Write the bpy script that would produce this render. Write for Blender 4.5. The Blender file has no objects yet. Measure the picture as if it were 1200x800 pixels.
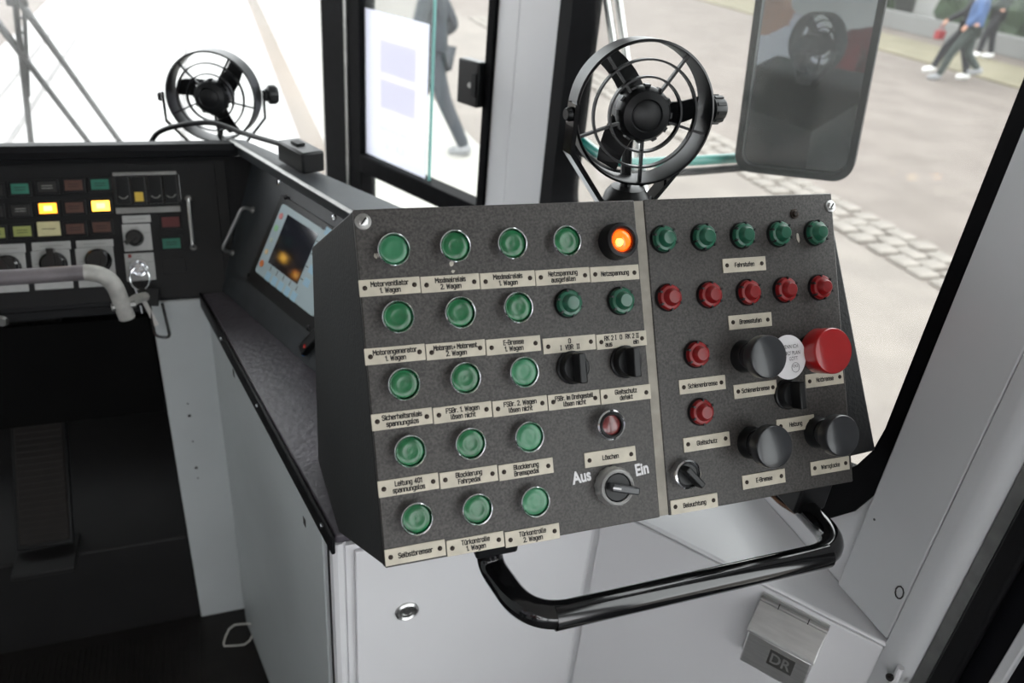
import bpy, bmesh, math, random
from mathutils import Matrix, Vector
random.seed(7)
V = Vector
R = math.radians
sc = bpy.context.scene
col = sc.collection

# ------------------------------------------------------------------ camera
EYE = V((0, 0, 1.6))                      # 1.6 m above the cab floor
FPX = 920.0
def _basis():
    d = V((445 - 600, 2000 - 400, FPX)).normalized()        # straight down, seen by the camera
    f = V((225 - 600, -165 - 400, FPX)); f = (f - d * f.dot(d)).normalized()   # tram axis
    r = d.cross(f)
    return r, f, -d
_r, _f, _u = _basis()
M3 = Matrix((_r, _f, _u))                 # camera (x right, y down, z ahead) -> world
cam = bpy.data.cameras.new('camera'); camo = bpy.data.objects.new('camera', cam); col.objects.link(camo)
cx_, cy_, cz_ = M3.col[0], M3.col[1], M3.col[2]
camo.matrix_world = Matrix(((cx_[0], -cy_[0], -cz_[0], EYE[0]), (cx_[1], -cy_[1], -cz_[1], EYE[1]),
                            (cx_[2], -cy_[2], -cz_[2], EYE[2]), (0, 0, 0, 1)))
cam.sensor_width = 36; cam.lens = FPX / 1200 * 36; cam.clip_start = .02; cam.clip_end = 500
cam.dof.use_dof = True; cam.dof.focus_distance = .84; cam.dof.aperture_fstop = 5.2
sc.camera = camo

# ------------------------------------------------------------------ sky and exposure
w = bpy.data.worlds.new('overcast_sky'); sc.world = w; w.use_nodes = True
wn = w.node_tree.nodes; bg = wn['Background']
bg.inputs[0].default_value = (.965, .978, 1, 1); bg.inputs[1].default_value = 1.15
sc.view_settings.view_transform = 'Standard'; sc.view_settings.look = 'None'
sc.view_settings.gamma = 1; sc.view_settings.use_curve_mapping = False
sc.view_settings.exposure = 2.0

# ------------------------------------------------------------------ placing helpers
def ray(px, py):
    return (M3 @ V((px - 600, py - 400, FPX))) / FPX
def on(px, py, axis, val):                # point of a line of sight on a world plane x/y/z = val
    r = ray(px, py); t = (val - EYE[axis]) / r[axis]
    return EYE + r * t
class Frame:                              # a flat face: origin, u axis, v axis
    def __init__(s, o, u, v):
        s.o = V(o); s.u = V(u).normalized(); n = s.u.cross(V(v)).normalized(); s.n = n; s.v = n.cross(s.u)
        s.m = Matrix(((s.u[0], s.v[0], n[0], s.o[0]), (s.u[1], s.v[1], n[1], s.o[1]), (s.u[2], s.v[2], n[2], s.o[2]), (0, 0, 0, 1)))
    def uv(s, px, py, h=0):
        r = ray(px, py); t = ((s.o - EYE).dot(s.n) + h) / r.dot(s.n)
        d = EYE + r * t - s.o
        return d.dot(s.u), d.dot(s.v)
    def at(s, u, v, h=0): return s.o + s.u * u + s.v * v + s.n * h
    def mat(s, u, v, h=0, rot=0): return s.m @ Matrix.Translation((u, v, h)) @ Matrix.Rotation(rot, 4, 'Z')

# ------------------------------------------------------------------ materials
MATS = {}
def mat(name, c, rough=.5, metal=0, bump=0, bscale=200, vary=0, vscale=20, coat=0, emit=None, es=0, spec=.5, c2=None, trans=0, stretch=None):
    m = bpy.data.materials.new(name); m.use_nodes = True; nt = m.node_tree; b = nt.nodes['Principled BSDF']
    b.inputs['Base Color'].default_value = (*c, 1); b.inputs['Roughness'].default_value = rough
    b.inputs['Metallic'].default_value = metal; b.inputs['Coat Weight'].default_value = coat
    b.inputs['Coat Roughness'].default_value = .08
    b.inputs['Specular IOR Level'].default_value = spec; b.inputs['Transmission Weight'].default_value = trans
    if emit: b.inputs['Emission Color'].default_value = (*emit, 1); b.inputs['Emission Strength'].default_value = es
    tc = nt.nodes.new('ShaderNodeTexCoord'); src = tc.outputs['Object']
    if stretch:
        mp = nt.nodes.new('ShaderNodeMapping'); mp.inputs['Scale'].default_value = stretch
        nt.links.new(src, mp.inputs[0]); src = mp.outputs[0]
    if vary or c2:
        n = nt.nodes.new('ShaderNodeTexNoise'); n.inputs['Scale'].default_value = vscale; n.inputs['Detail'].default_value = 6
        nt.links.new(src, n.inputs['Vector'])
        rp = nt.nodes.new('ShaderNodeValToRGB'); rp.color_ramp.elements[0].position = .35; rp.color_ramp.elements[1].position = .68
        a = c2 if c2 else tuple(x * (1 - vary) for x in c)
        rp.color_ramp.elements[0].color = (*a, 1); rp.color_ramp.elements[1].color = (*c, 1)
        nt.links.new(n.outputs[0], rp.inputs[0]); nt.links.new(rp.outputs[0], b.inputs['Base Color'])
    if bump:
        n = nt.nodes.new('ShaderNodeTexNoise'); n.inputs['Scale'].default_value = bscale; n.inputs['Detail'].default_value = 3
        nt.links.new(src, n.inputs['Vector'])
        bp = nt.nodes.new('ShaderNodeBump'); bp.inputs['Strength'].default_value = bump; bp.inputs['Distance'].default_value = .002
        nt.links.new(n.outputs[0], bp.inputs['Height']); nt.links.new(bp.outputs[0], b.inputs['Normal'])
    MATS[name] = m; return m
def glass_mat(name, tint, dirt, gloss=.06):
    m = bpy.data.materials.new(name); m.use_nodes = True; nt = m.node_tree; nt.nodes.clear()
    out = nt.nodes.new('ShaderNodeOutputMaterial'); tr = nt.nodes.new('ShaderNodeBsdfTransparent'); tr.inputs[0].default_value = (*tint, 1)
    gl = nt.nodes.new('ShaderNodeBsdfGlossy'); gl.inputs['Roughness'].default_value = .02
    lw = nt.nodes.new('ShaderNodeLayerWeight'); pw_ = nt.nodes.new('ShaderNodeMath'); pw_.operation = 'POWER'; pw_.inputs[1].default_value = 5
    fr = nt.nodes.new('ShaderNodeMath'); fr.operation = 'MULTIPLY_ADD'; fr.inputs[1].default_value = .9; fr.inputs[2].default_value = .014
    nt.links.new(lw.outputs['Facing'], pw_.inputs[0]); nt.links.new(pw_.outputs[0], fr.inputs[0])
    mx = nt.nodes.new('ShaderNodeMixShader'); nt.links.new(fr.outputs[0], mx.inputs[0]); nt.links.new(tr.outputs[0], mx.inputs[1]); nt.links.new(gl.outputs[0], mx.inputs[2])
    tl = nt.nodes.new('ShaderNodeBsdfTranslucent'); tl.inputs[0].default_value = (.9, .9, .88, 1)
    no = nt.nodes.new('ShaderNodeTexNoise'); no.inputs['Scale'].default_value = 9; no.inputs['Detail'].default_value = 8
    mr = nt.nodes.new('ShaderNodeMapRange'); mr.inputs[1].default_value = .3; mr.inputs[2].default_value = .8
    mr.inputs[3].default_value = dirt * .5; mr.inputs[4].default_value = dirt * 1.5
    nt.links.new(no.outputs[0], mr.inputs[0])
    m2 = nt.nodes.new('ShaderNodeMixShader'); nt.links.new(mr.outputs[0], m2.inputs[0]); nt.links.new(mx.outputs[0], m2.inputs[1]); nt.links.new(tl.outputs[0], m2.inputs[2])
    nt.links.new(m2.outputs[0], out.inputs[0]); MATS[name] = m; return m

mat('white_paint', (.77, .77, .785), .32, vary=.05, vscale=3, coat=.25)
mat('white_side', (.60, .63, .635), .38, vary=.08, vscale=5, coat=.15)
mat('pillar_grey', (.60, .61, .62), .42, vary=.04, vscale=4)
mat('ceiling_white', (.75, .75, .74), .6, vary=.03)
mat('black_rubber', (.005, .005, .006), .5, vary=.3, vscale=40, spec=.25)
mat('frame_black', (.006, .006, .007), .6, vary=.3, vscale=40, spec=.06)
mat('black_plastic', (.007, .0075, .0085), .38, vary=.2, vscale=30, spec=.35)
mat('black_gloss', (.008, .008, .009), .14, coat=.6, vary=.3, vscale=25)
mat('black_matte', (.004, .004, .004), .9, vary=.3, vscale=14, spec=.1)
mat('console_case', (.0065, .007, .0078), .66, bump=.35, bscale=260, vary=.4, vscale=30)
mat('console_face', (.064, .058, .053), .5, bump=.10, bscale=500, c2=(.021, .0187, .017), vscale=420)
mat('seam_cream', (.32, .295, .25), .6, vary=.25, vscale=60)
mat('plate_cream', (.58, .53, .43), .45, vary=.22, vscale=45)
mat('ink', (.015, .013, .012), .7)
mat('plate_screw', (.035, .022, .015), .45, metal=.5, vary=.5, vscale=300)
mat('chrome', (.88, .89, .91), .15, metal=1)
mat('steel', (.55, .55, .54), .28, metal=1, bump=.05, bscale=300, stretch=(1, 1, 12))
mat('dull_steel', (.36, .36, .35), .42, metal=1, vary=.2, vscale=50)
mat('green_lens', (.010, .145, .050), .26, coat=.25, c2=(.006, .085, .028), vscale=70)
mat('green_pale_lens', (.045, .22, .105), .32, coat=.3, c2=(.016, .14, .06), vscale=50)
mat('green_dome', (.010, .105, .058), .30, coat=.3, vary=.2, vscale=90)
mat('red_dome', (.25, .003, .005), .38, coat=.1, vary=.25, vscale=90)
mat('red_knob', (.40, .008, .010), .28, coat=.5, vary=.1, vscale=30)
mat('dark_red_lens', (.22, .035, .035), .25, coat=.6, c2=(.11, .016, .016), vscale=120)
mat('orange_lamp', (.8, .12, .01), .2, coat=.6, emit=(1, .085, .004), es=.62)
mat('orange_core', (1, .5, .08), .3, emit=(1, .42, .04), es=1.7)
mat('amber_lit', (1, .5, .05), .4, emit=(1, .30, .02), es=.8)
mat('amber_hot', (1, .7, .2), .4, emit=(1, .62, .12), es=1.2)
mat('yellow_lit', (1, .6, .1), .4, emit=(1, .50, .05), es=1.05)
mat('knob_grey', (.028, .030, .034), .30, coat=.25, bump=.05, bscale=60, vary=.35, vscale=25)
mat('paper', (.93, .92, .99), .8, vary=.03)
mat('cast_alloy', (.42, .42, .41), .45, metal=.4, vary=.15, vscale=80)
mat('paper_disc', (.70, .69, .70), .7, vary=.05, vscale=40)
mat('ash_metal', (.76, .76, .75), .40, metal=.85, vary=.12, vscale=30, bump=.04, bscale=400, stretch=(1, 1, 8))
mat('dash_black', (.005, .0055, .007), .55, bump=.25, bscale=350, vary=.3, vscale=40, spec=.25)
mat('wing_paint', (.030, .035, .040), .48, bump=.12, bscale=420, vary=.25, vscale=25)
mat('vinyl', (.090, .082, .096), .33, bump=.55, bscale=95, vary=.2, vscale=30)
mat('switch_white', (.44, .44, .43), .5, vary=.08, vscale=60)
mat('tile_green', (.025, .16, .11), .5, vary=.2, vscale=60)
mat('tile_brown', (.085, .035, .024), .5, vary=.2, vscale=60)
mat('tile_black', (.012, .011, .011), .4)
mat('tile_olive', (.30, .33, .10), .5, vary=.15, vscale=60)
mat('tile_cream', (.58, .53, .30), .6, vary=.1, vscale=60)
mat('tile_yellow', (.62, .42, .06), .5)
mat('tile_red', (.10, .018, .018), .5)
mat('tile_ink', (.30, .30, .28), .6)
mat('screen_bezel', (.50, .62, .66), .4, vary=.04)
mat('screen_dark', (.018, .020, .030), .10, coat=.8)
mat('key_pink', (.80, .27, .27), .5); mat('key_green', (.38, .72, .40), .5); mat('key_pale', (.62, .70, .60), .5)
mat('key_amber', (.86, .66, .38), .5); mat('key_orange', (.85, .25, .07), .5); mat('key_blue', (.42, .66, .80), .5)
mat('grey_tube', (.20, .18, .19), .36, vary=.3, vscale=30)
mat('worn_tube', (.50, .49, .46), .45, vary=.3, vscale=45)
mat('floor_rubber', (.015, .0125, .0115), .6, vary=.5, vscale=12, bump=.2, bscale=60)
mat('step_black', (.008, .0075, .008), .65, vary=.5, vscale=9)
mat('pedal_rubber', (.018, .014, .012), .75, vary=.45, vscale=20)
mat('rust', (.16, .075, .032), .85, c2=(.05, .022, .012), vscale=35, bump=.5, bscale=120)
mat('asphalt', (.152, .129, .113), .85, c2=(.118, .098, .085), vscale=2.2, bump=.3, bscale=18)
mat('pale_sky_glare', (.32, .312, .30), .42, vary=.12, vscale=1.3)  # pale colour stands in for sky reflected off the wet track
mat('kerb_stone', (.235, .212, .186), .8, vary=.35, vscale=4)
mat('verge', (.19, .17, .115), .9, vary=.25, vscale=1.5)
mat('pale_pavement', (.34, .33, .30), .7, vary=.15, vscale=1.5, bump=.2, bscale=14)
mat('light_asphalt', (.185, .163, .142), .85, c2=(.15, .131, .115), vscale=2.5, bump=.3, bscale=18)
mat('rail_steel', (.12, .11, .105), .5, metal=.3, vary=.4, vscale=6)
mat('rail_bed', (.15, .115, .085), .8, vary=.4, vscale=2, stretch=(1, .1, 1))
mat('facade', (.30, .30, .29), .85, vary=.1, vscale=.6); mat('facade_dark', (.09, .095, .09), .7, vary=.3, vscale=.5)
mat('wall_grey', (.17, .17, .165), .85, vary=.15, vscale=1)
mat('hedge', (.035, .055, .03), .9, vary=.5, vscale=3)
mat('teal', (.008, .17, .14), .35, coat=.4)
mat('mirror_glass', (.45, .47, .48), .015, metal=1)
mat("mirror_shell", (.010, .012, .012), .45, vary=.2, spec=.25)
mat('tram_red', (.34, .03, .03), .35, coat=.4)
mat('door_black', (.004, .004, .006), .5, vary=.2, vscale=10, spec=.15)
mat('skin', (.50, .27, .19), .55); mat('cloth_black', (.016, .017, .021), .85, vary=.3)
mat('cloth_blue', (.06, .11, .24), .8, vary=.25, vscale=8); mat('cloth_green', (.030, .040, .036), .85, vary=.2)
mat('cloth_red', (.26, .025, .03), .8, vary=.2); mat('cloth_white', (.66, .64, .72), .8, vary=.1)
mat('cloth_slate', (.030, .036, .044), .85, vary=.2); mat('shoe_white', (.7, .7, .68), .6); mat('shoe_grey', (.10, .11, .12), .7, c2=(.3, .3, .3), vscale=60)
mat('hair', (.04, .028, .02), .7, vary=.3)
mat('wire_white', (.55, .53, .49), .5)
mat('red_tip', (.6, .05, .04), .4); mat('blue_tip', (.05, .16, .4), .4)
mat('chip', (.50, .47, .40), .8, vary=.2, vscale=100)
def thin_sheet(name, k):                  # paper lets daylight through
    m = MATS[name]; nt = m.node_tree; b = nt.nodes['Principled BSDF']; out = [n for n in nt.nodes if n.type == 'OUTPUT_MATERIAL'][0]
    t = nt.nodes.new('ShaderNodeBsdfTranslucent'); t.inputs[0].default_value = b.inputs['Base Color'].default_value
    mx = nt.nodes.new('ShaderNodeMixShader'); mx.inputs[0].default_value = k
    nt.links.new(b.outputs[0], mx.inputs[1]); nt.links.new(t.outputs[0], mx.inputs[2]); nt.links.new(mx.outputs[0], out.inputs[0])
thin_sheet('paper', .72)
def ink_film(name, tint):                 # thin printed ink that tints the paper under it
    m = bpy.data.materials.new(name); m.use_nodes = True; nt = m.node_tree; nt.nodes.clear()
    out = nt.nodes.new('ShaderNodeOutputMaterial'); t = nt.nodes.new('ShaderNodeBsdfTransparent'); t.inputs[0].default_value = (*tint, 1)
    nt.links.new(t.outputs[0], out.inputs[0]); MATS[name] = m
ink_film('print_blue', (.965, .97, .995)); ink_film('print_peach', (.99, .97, .955)); ink_film('print_violet', (.84, .84, .93))
glass_mat('pane_glass', (.96, .975, .965), .012); glass_mat('screen_glass', (.96, .975, .97), .07)
glass_mat('slide_glass', (.93, .95, .955), .03); mat('glass_edge', (.25, .55, .52), .2, emit=None, trans=.2)

# ------------------------------------------------------------------ mesh builder
class MB:
    def __init__(s): s.bm = bmesh.new()
    def _add(s, geom, m):
        vs = [g for g in geom if isinstance(g, bmesh.types.BMVert)]
        bmesh.ops.transform(s.bm, matrix=m, verts=vs); return s
    def box(s, c, size, rot=None):
        m = Matrix.Translation(c) @ (rot.to_4x4() if rot else Matrix()) @ Matrix.Diagonal((*size, 1))
        return s._add(bmesh.ops.create_cube(s.bm, size=1)['verts'], m)
    def mbox(s, m, lo, hi):               # box by corners in a local frame
        c = [(a + b) / 2 for a, b in zip(lo, hi)]; d = [abs(b - a) for a, b in zip(lo, hi)]
        return s._add(bmesh.ops.create_cube(s.bm, size=1)['verts'], m @ Matrix.Translation(c) @ Matrix.Diagonal((*d, 1)))
    def lathe(s, prof, m=Matrix(), seg=32, wob=None):   # (r, z) profile about local z
        rings = []
        for r, z in prof:
            if r < 1e-6: rings.append([s.bm.verts.new(m @ V((0, 0, z)))])
            else: rings.append([s.bm.verts.new(m @ V(((r * (wob(k) if wob else 1)) * math.cos(2 * math.pi * k / seg), (r * (wob(k) if wob else 1)) * math.sin(2 * math.pi * k / seg), z))) for k in range(seg)])
        for a, b in zip(rings, rings[1:]):
            for k in range(seg):
                k2 = (k + 1) % seg
                if len(a) == 1 and len(b) == 1: continue
                if len(a) == 1: s.bm.faces.new((a[0], b[k], b[k2]))
                elif len(b) == 1: s.bm.faces.new((a[k], b[0], a[k2]))
                else: s.bm.faces.new((a[k], b[k], b[k2], a[k2]))
        return s
    def tube(s, pts, r, seg=12, caps=True, closed=False):
        pts = [V(p) for p in pts]; n = len(pts); rings = []; ref = None
        for i, p in enumerate(pts):
            t = ((pts[(i + 1) % n] - pts[i - 1]) if closed else (pts[min(i + 1, n - 1)] - pts[max(i - 1, 0)])).normalized()
            if ref is None: ref = t.orthogonal().normalized()
            ref = (ref - t * ref.dot(t)).normalized(); b = t.cross(ref)
            rr = r[i] if isinstance(r, (list, tuple)) else r
            rings.append([s.bm.verts.new(p + (ref * math.cos(2 * math.pi * k / seg) + b * math.sin(2 * math.pi * k / seg)) * rr) for k in range(seg)])
        for i in range(n if closed else n - 1):
            a, b = rings[i], rings[(i + 1) % n]
            for k in range(seg): s.bm.faces.new((a[k], a[(k + 1) % seg], b[(k + 1) % seg], b[k]))
        if caps and not closed:
            s.bm.faces.new(rings[0][::-1]); s.bm.faces.new(rings[-1])
        return s
    def loft(s, rings, caps=True):        # rings of equal length
        vv = [[s.bm.verts.new(p) for p in ring] for ring in rings]; n = len(vv[0])
        for a, b in zip(vv, vv[1:]):
            for k in range(n): s.bm.faces.new((a[k], a[(k + 1) % n], b[(k + 1) % n], b[k]))
        if caps: s.bm.faces.new(vv[0][::-1]); s.bm.faces.new(vv[-1])
        return s
    def prism(s, poly, m, z0, z1):        # 2D polygon pushed along local z
        return s.loft([[m @ V((x, y, z0)) for x, y in poly], [m @ V((x, y, z1)) for x, y in poly]])
    def cut(s, co, no):                   # drop what lies on the side of the normal
        g = s.bm.verts[:] + s.bm.edges[:] + s.bm.faces[:]
        r = bmesh.ops.bisect_plane(s.bm, geom=g, plane_co=co, plane_no=no, clear_outer=True)
        es = [e for e in r['geom_cut'] if isinstance(e, bmesh.types.BMEdge)]
        bmesh.ops.holes_fill(s.bm, edges=es); return s
    def mesh(s, name, material, smooth=True, angle=35):
        bmesh.ops.recalc_face_normals(s.bm, faces=s.bm.faces)
        me = bpy.data.meshes.new(name); s.bm.to_mesh(me); s.bm.free()
        me.materials.append(MATS[material])
        if smooth:
            me.shade_smooth(); me.set_sharp_from_angle(angle=R(angle))
        return me
    def build(s, name, material, parent=None, bevel=0, smooth=True, angle=35):
        return link(name, s.mesh(name, material, smooth, angle), parent, bevel=bevel)
def link(name, me, parent=None, world=None, bevel=0):
    o = bpy.data.objects.new(name, me); col.objects.link(o)
    if world is not None: o.matrix_basis = world
    if parent is not None:
        o.parent = parent; o.matrix_parent_inverse = parent.matrix_basis.inverted()
    if bevel:
        b = o.modifiers.new('bevel', 'BEVEL'); b.width = bevel; b.segments = 2; b.limit_method = 'ANGLE'; b.angle_limit = R(40)
    return o
def tag(o, label=None, cat=None, group=None, kind=None):
    if label: o['label'] = label
    if cat: o['category'] = cat
    if group: o['group'] = group
    if kind: o['kind'] = kind
    return o
def thing(name, label, cat, loc, group=None):
    e = bpy.data.objects.new(name, None); e.empty_display_size = .05; col.objects.link(e)
    e.matrix_basis = Matrix.Translation(loc)
    return tag(e, label, cat, group)
def struct(o, label, cat): return tag(o, label, cat, kind='structure')
def smoothpath(pts, n=6):                 # Catmull-Rom
    pts = [V(p) for p in pts]; out = []
    P = [pts[0] * 2 - pts[1]] + pts + [pts[-1] * 2 - pts[-2]]
    for i in range(1, len(P) - 2):
        a, b, c, d = P[i - 1:i + 3]
        for k in range(n):
            t = k / n
            out.append(.5 * ((2 * b) + (c - a) * t + (2 * a - 5 * b + 4 * c - d) * t * t + (3 * b - a - 3 * c + d) * t ** 3))
    out.append(pts[-1]); return out
def fillet(pts, rad, n=6):                # polyline with rounded corners
    pts = [V(p) for p in pts]; out = [pts[0]]
    for a, b, c in zip(pts, pts[1:], pts[2:]):
        r = min(rad, (a - b).length * .49, (c - b).length * .49)
        p, q = b + (a - b).normalized() * r, b + (c - b).normalized() * r
        for k in range(n + 1):
            t = k / n; out.append(p * (1 - t) ** 2 + b * 2 * t * (1 - t) + q * t * t)
    out.append(pts[-1]); return out
def rrect(x0, y0, x1, y1, r, n=6):        # rounded rectangle; r is one radius or four (bl, br, tr, tl)
    rs = r if isinstance(r, (tuple, list)) else (r,) * 4
    out = []
    for (cx, cy, a0), q in zip(((x0, y0, 180), (x1, y0, 270), (x1, y1, 0), (x0, y1, 90)), rs):
        sx = 1 if cx == x0 else -1; sy = 1 if cy == y0 else -1
        for k in range(n + 1):
            a = R(a0 + 90 * k / n); out.append((cx + sx * q + q * math.cos(a), cy + sy * q + q * math.sin(a)))
    return out
def plate(name, material, m, outer, holes, z0, z1, parent=None, bevel=0):   # flat sheet with holes
    cu = bpy.data.curves.new(name, 'CURVE'); cu.dimensions = '2D'; cu.fill_mode = 'BOTH'; cu.extrude = abs(z1 - z0) / 2
    for loop in [outer] + holes:
        sp = cu.splines.new('POLY'); sp.points.add(len(loop) - 1); sp.use_cyclic_u = True
        for p, (x, y) in zip(sp.points, loop): p.co = (x, y, 0, 1)
    t = bpy.data.objects.new('tmp', cu); col.objects.link(t)
    me = bpy.data.meshes.new_from_object(t.evaluated_get(bpy.context.evaluated_depsgraph_get()))
    bpy.data.objects.remove(t); bpy.data.curves.remove(cu)
    me.transform(m @ Matrix.Translation((0, 0, (z0 + z1) / 2))); me.name = name
    me.materials.clear(); me.materials.append(MATS[material])
    return link(name, me, parent, bevel=bevel)
_tc = {}
def text_mesh(body, size, width=None, material='ink', bold=.012, spacing=1.0, line=.95):
    key = (body, size, width, material)
    if key in _tc: return _tc[key]
    cu = bpy.data.curves.new('lettering', 'FONT'); cu.body = body; cu.size = size; cu.align_x = 'CENTER'; cu.align_y = 'CENTER'
    cu.space_line = line; cu.space_character = spacing; cu.offset = bold * size; cu.resolution_u = 3
    t = bpy.data.objects.new('tmp', cu); col.objects.link(t)
    me = bpy.data.meshes.new_from_object(t.evaluated_get(bpy.context.evaluated_depsgraph_get()))
    bpy.data.objects.remove(t); bpy.data.curves.remove(cu)
    xs = [v.co.x for v in me.vertices]; ys = [v.co.y for v in me.vertices]
    cx, cy = (max(xs) + min(xs)) / 2, (max(ys) + min(ys)) / 2
    k = 1
    if width: k = min(.78, width / (max(xs) - min(xs)))
    for v in me.vertices: v.co.x = (v.co.x - cx) * k; v.co.y -= cy
    me.name = 'lettering'; me.materials.clear(); me.materials.append(MATS[material])
    _tc[key] = me; return me
# engraved lettering: one-width strokes on a small grid (cap height 7, x height 5)
GL = {
 'M': (5, ['0,0 0,7 2.5,3 5,7 5,0']), 'W': (6, ['0,7 1.4,0 3,6 4.6,0 6,7']), 'N': (4, ['0,0 0,7 4,0 4,7']), 'E': (3.5, ['3.5,0 0,0 0,7 3.5,7', '0,3.6 3,3.6']),
 'B': (4, ['0,0 0,7 3,7 4,6 4,4.6 3,3.7 0,3.7', '3,3.7 4,2.8 4,1 3,0 0,0']), 'O': (4, ['1,0 0,1 0,6 1,7 3,7 4,6 4,1 3,0 1,0']), 'I': (1.6, ['.8,0 .8,7', '0,0 1.6,0', '0,7 1.6,7']),
 'V': (4, ['0,7 2,0 4,7']), 'R': (4, ['0,0 0,7 3,7 4,6 4,4.6 3,3.6 0,3.6', '2.2,3.6 4,0']), 'K': (4, ['0,0 0,7', '4,7 0,3', '1.2,4.2 4,0']), 'S': (4, ['0,1 1,0 3,0 4,1 4,2.8 3,3.6 1,3.8 0,4.6 0,6 1,7 3,7 4,6']),
 'F': (3.5, ['0,0 0,7 3.5,7', '0,3.7 3,3.7']), 'D': (4, ['0,0 0,7 2.8,7 4,5.8 4,1.2 2.8,0 0,0']), 'G': (4, ['4,6 3,7 1,7 0,6 0,1 1,0 3,0 4,1 4,3.4 2.2,3.4']), 'L': (3.4, ['0,7 0,0 3.4,0']),
 'T': (4, ['0,7 4,7', '2,7 2,0']), 'H': (4, ['0,0 0,7', '4,0 4,7', '0,3.6 4,3.6']), '0': (3.6, ['1,0 0,1 0,6 1,7 2.6,7 3.6,6 3.6,1 2.6,0 1,0']), '1': (1.8, ['0,5.6 1.6,7 1.6,0']),
 '2': (3.6, ['0,6 1,7 2.6,7 3.6,6 3.6,4.4 0,0 3.6,0']), '4': (3.8, ['2.6,0 2.6,7 0,2 3.8,2']),
 'a': (3.4, ['3.4,0 3.4,4.2 2.6,5 .8,5 .3,4.5', '3.4,3 1,3 0,2.2 0,.8 .8,0 2.6,0 3.4,.8']), 'b': (3.4, ['0,7 0,0 2.6,0 3.4,1 3.4,4 2.6,5 0,5']), 'c': (3, ['3,4.4 2.4,5 .8,5 0,4.2 0,.8 .8,0 2.4,0 3,.6']),
 'd': (3.4, ['3.4,7 3.4,0 .8,0 0,1 0,4 .8,5 3.4,5']), 'e': (3.4, ['0,2.6 3.4,2.6 3.4,4.2 2.6,5 .8,5 0,4.2 0,.8 .8,0 2.8,0 3.3,.6']), 'f': (2.2, ['.7,0 .7,6 1.4,7 2.2,7', '0,4.8 2.1,4.8']),
 'g': (3.4, ['3.4,5 .8,5 0,4.2 0,1.2 .8,.4 3.4,.4', '3.4,5 3.4,-1.2 2.6,-2 .4,-2']), 'h': (3.4, ['0,0 0,7', '0,4.4 .8,5 2.6,5 3.4,4.2 3.4,0']), 'i': (.2, ['.1,0 .1,5', '.1,6.4 .1,7']), 'k': (3.2, ['0,0 0,7', '3,5 0,2', '1,3 3.2,0']),
 'l': (1, ['0,7 0,.6 .8,0']), 'm': (5, ['0,0 0,5 4.2,5 5,4.2 5,0', '2.5,0 2.5,5']), 'n': (3.4, ['0,0 0,5 2.6,5 3.4,4.2 3.4,0']), 'o': (3.4, ['.8,0 0,.8 0,4.2 .8,5 2.6,5 3.4,4.2 3.4,.8 2.6,0 .8,0']),
 'p': (3.4, ['0,-2 0,5 2.6,5 3.4,4.2 3.4,.8 2.6,0 0,0']), 'r': (2.4, ['0,0 0,5', '0,4 .9,5 2.4,5']), 's': (3, ['0,.6 .6,0 2.4,0 3,.7 3,1.9 2.4,2.5 .6,2.6 0,3.2 0,4.3 .6,5 2.4,5 3,4.4']), 't': (2.2, ['.7,6.6 .7,.8 1.4,0 2.2,0', '0,4.9 2.2,4.9']),
 'u': (3.4, ['0,5 0,.8 .8,0 3.4,0', '3.4,5 3.4,0']), 'v': (3.2, ['0,5 1.6,0 3.2,5']), 'x': (3.2, ['0,0 3.2,5', '0,5 3.2,0']), 'z': (3, ['0,5 3,5 0,0 3,0']),
 '.': (.3, ['.15,0 .15,.5']), '+': (3, ['0,2.6 3,2.6', '1.5,1.1 1.5,4.1']), '-': (2, ['0,3.2 2,3.2']), ' ': (1.5, [])}
for q_, b_ in (('ö', 'o'), ('ü', 'u')): GL[q_] = (3.4, GL[b_][1] + ['.8,6.4 .8,6.9', '2.6,6.4 2.6,6.9'])
_sc = {}
def stroke_text(body, width, cap=.0042, weight=1.6, material='ink'):
    if (body, width) in _sc: return _sc[(body, width)]
    bm = bmesh.new(); lines = body.split('\n'); k = cap / 7; pitch = 10.0; z = 0
    for li, ln in enumerate(lines):
        tot = sum(GL[c][0] + 1.75 for c in ln) - 1.75; sx = min(.86 * k, width / tot); x = -tot / 2
        y0 = ((len(lines) - 1) / 2 - li) * pitch - 3.2
        for c in ln:
            for pl in GL[c][1]:
                pts = [tuple(float(t) for t in p.split(',')) for p in pl.split()]
                for (ax, ay), (bx_, by) in zip(pts, pts[1:]):
                    A_ = V(((x + ax) * sx, (y0 + ay) * k)); B_ = V(((x + bx_) * sx, (y0 + by) * k)); d = (B_ - A_).normalized() * weight * k * .5; n = V((-d.y, d.x))
                    z += 1e-8
                    bm.faces.new([bm.verts.new((p.x, p.y, z)) for p in (A_ - d * .8 - n, B_ + d * .8 - n, B_ + d * .8 + n, A_ - d * .8 + n)])
            x += GL[c][0] + 1.75
    bmesh.ops.recalc_face_normals(bm, faces=bm.faces); me = bpy.data.meshes.new('lettering'); bm.to_mesh(me); bm.free(); me.materials.append(MATS[material])
    _sc[(body, width)] = me; return me
def axis_m(p, z, up=(0, 0, 1)):           # matrix with local z along a direction
    z = V(z).normalized(); x = V(up).cross(z).normalized(); y = z.cross(x)
    return Matrix(((x[0], y[0], z[0], p[0]), (x[1], y[1], z[1], p[1]), (x[2], y[2], z[2], p[2]), (0, 0, 0, 1)))

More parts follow.
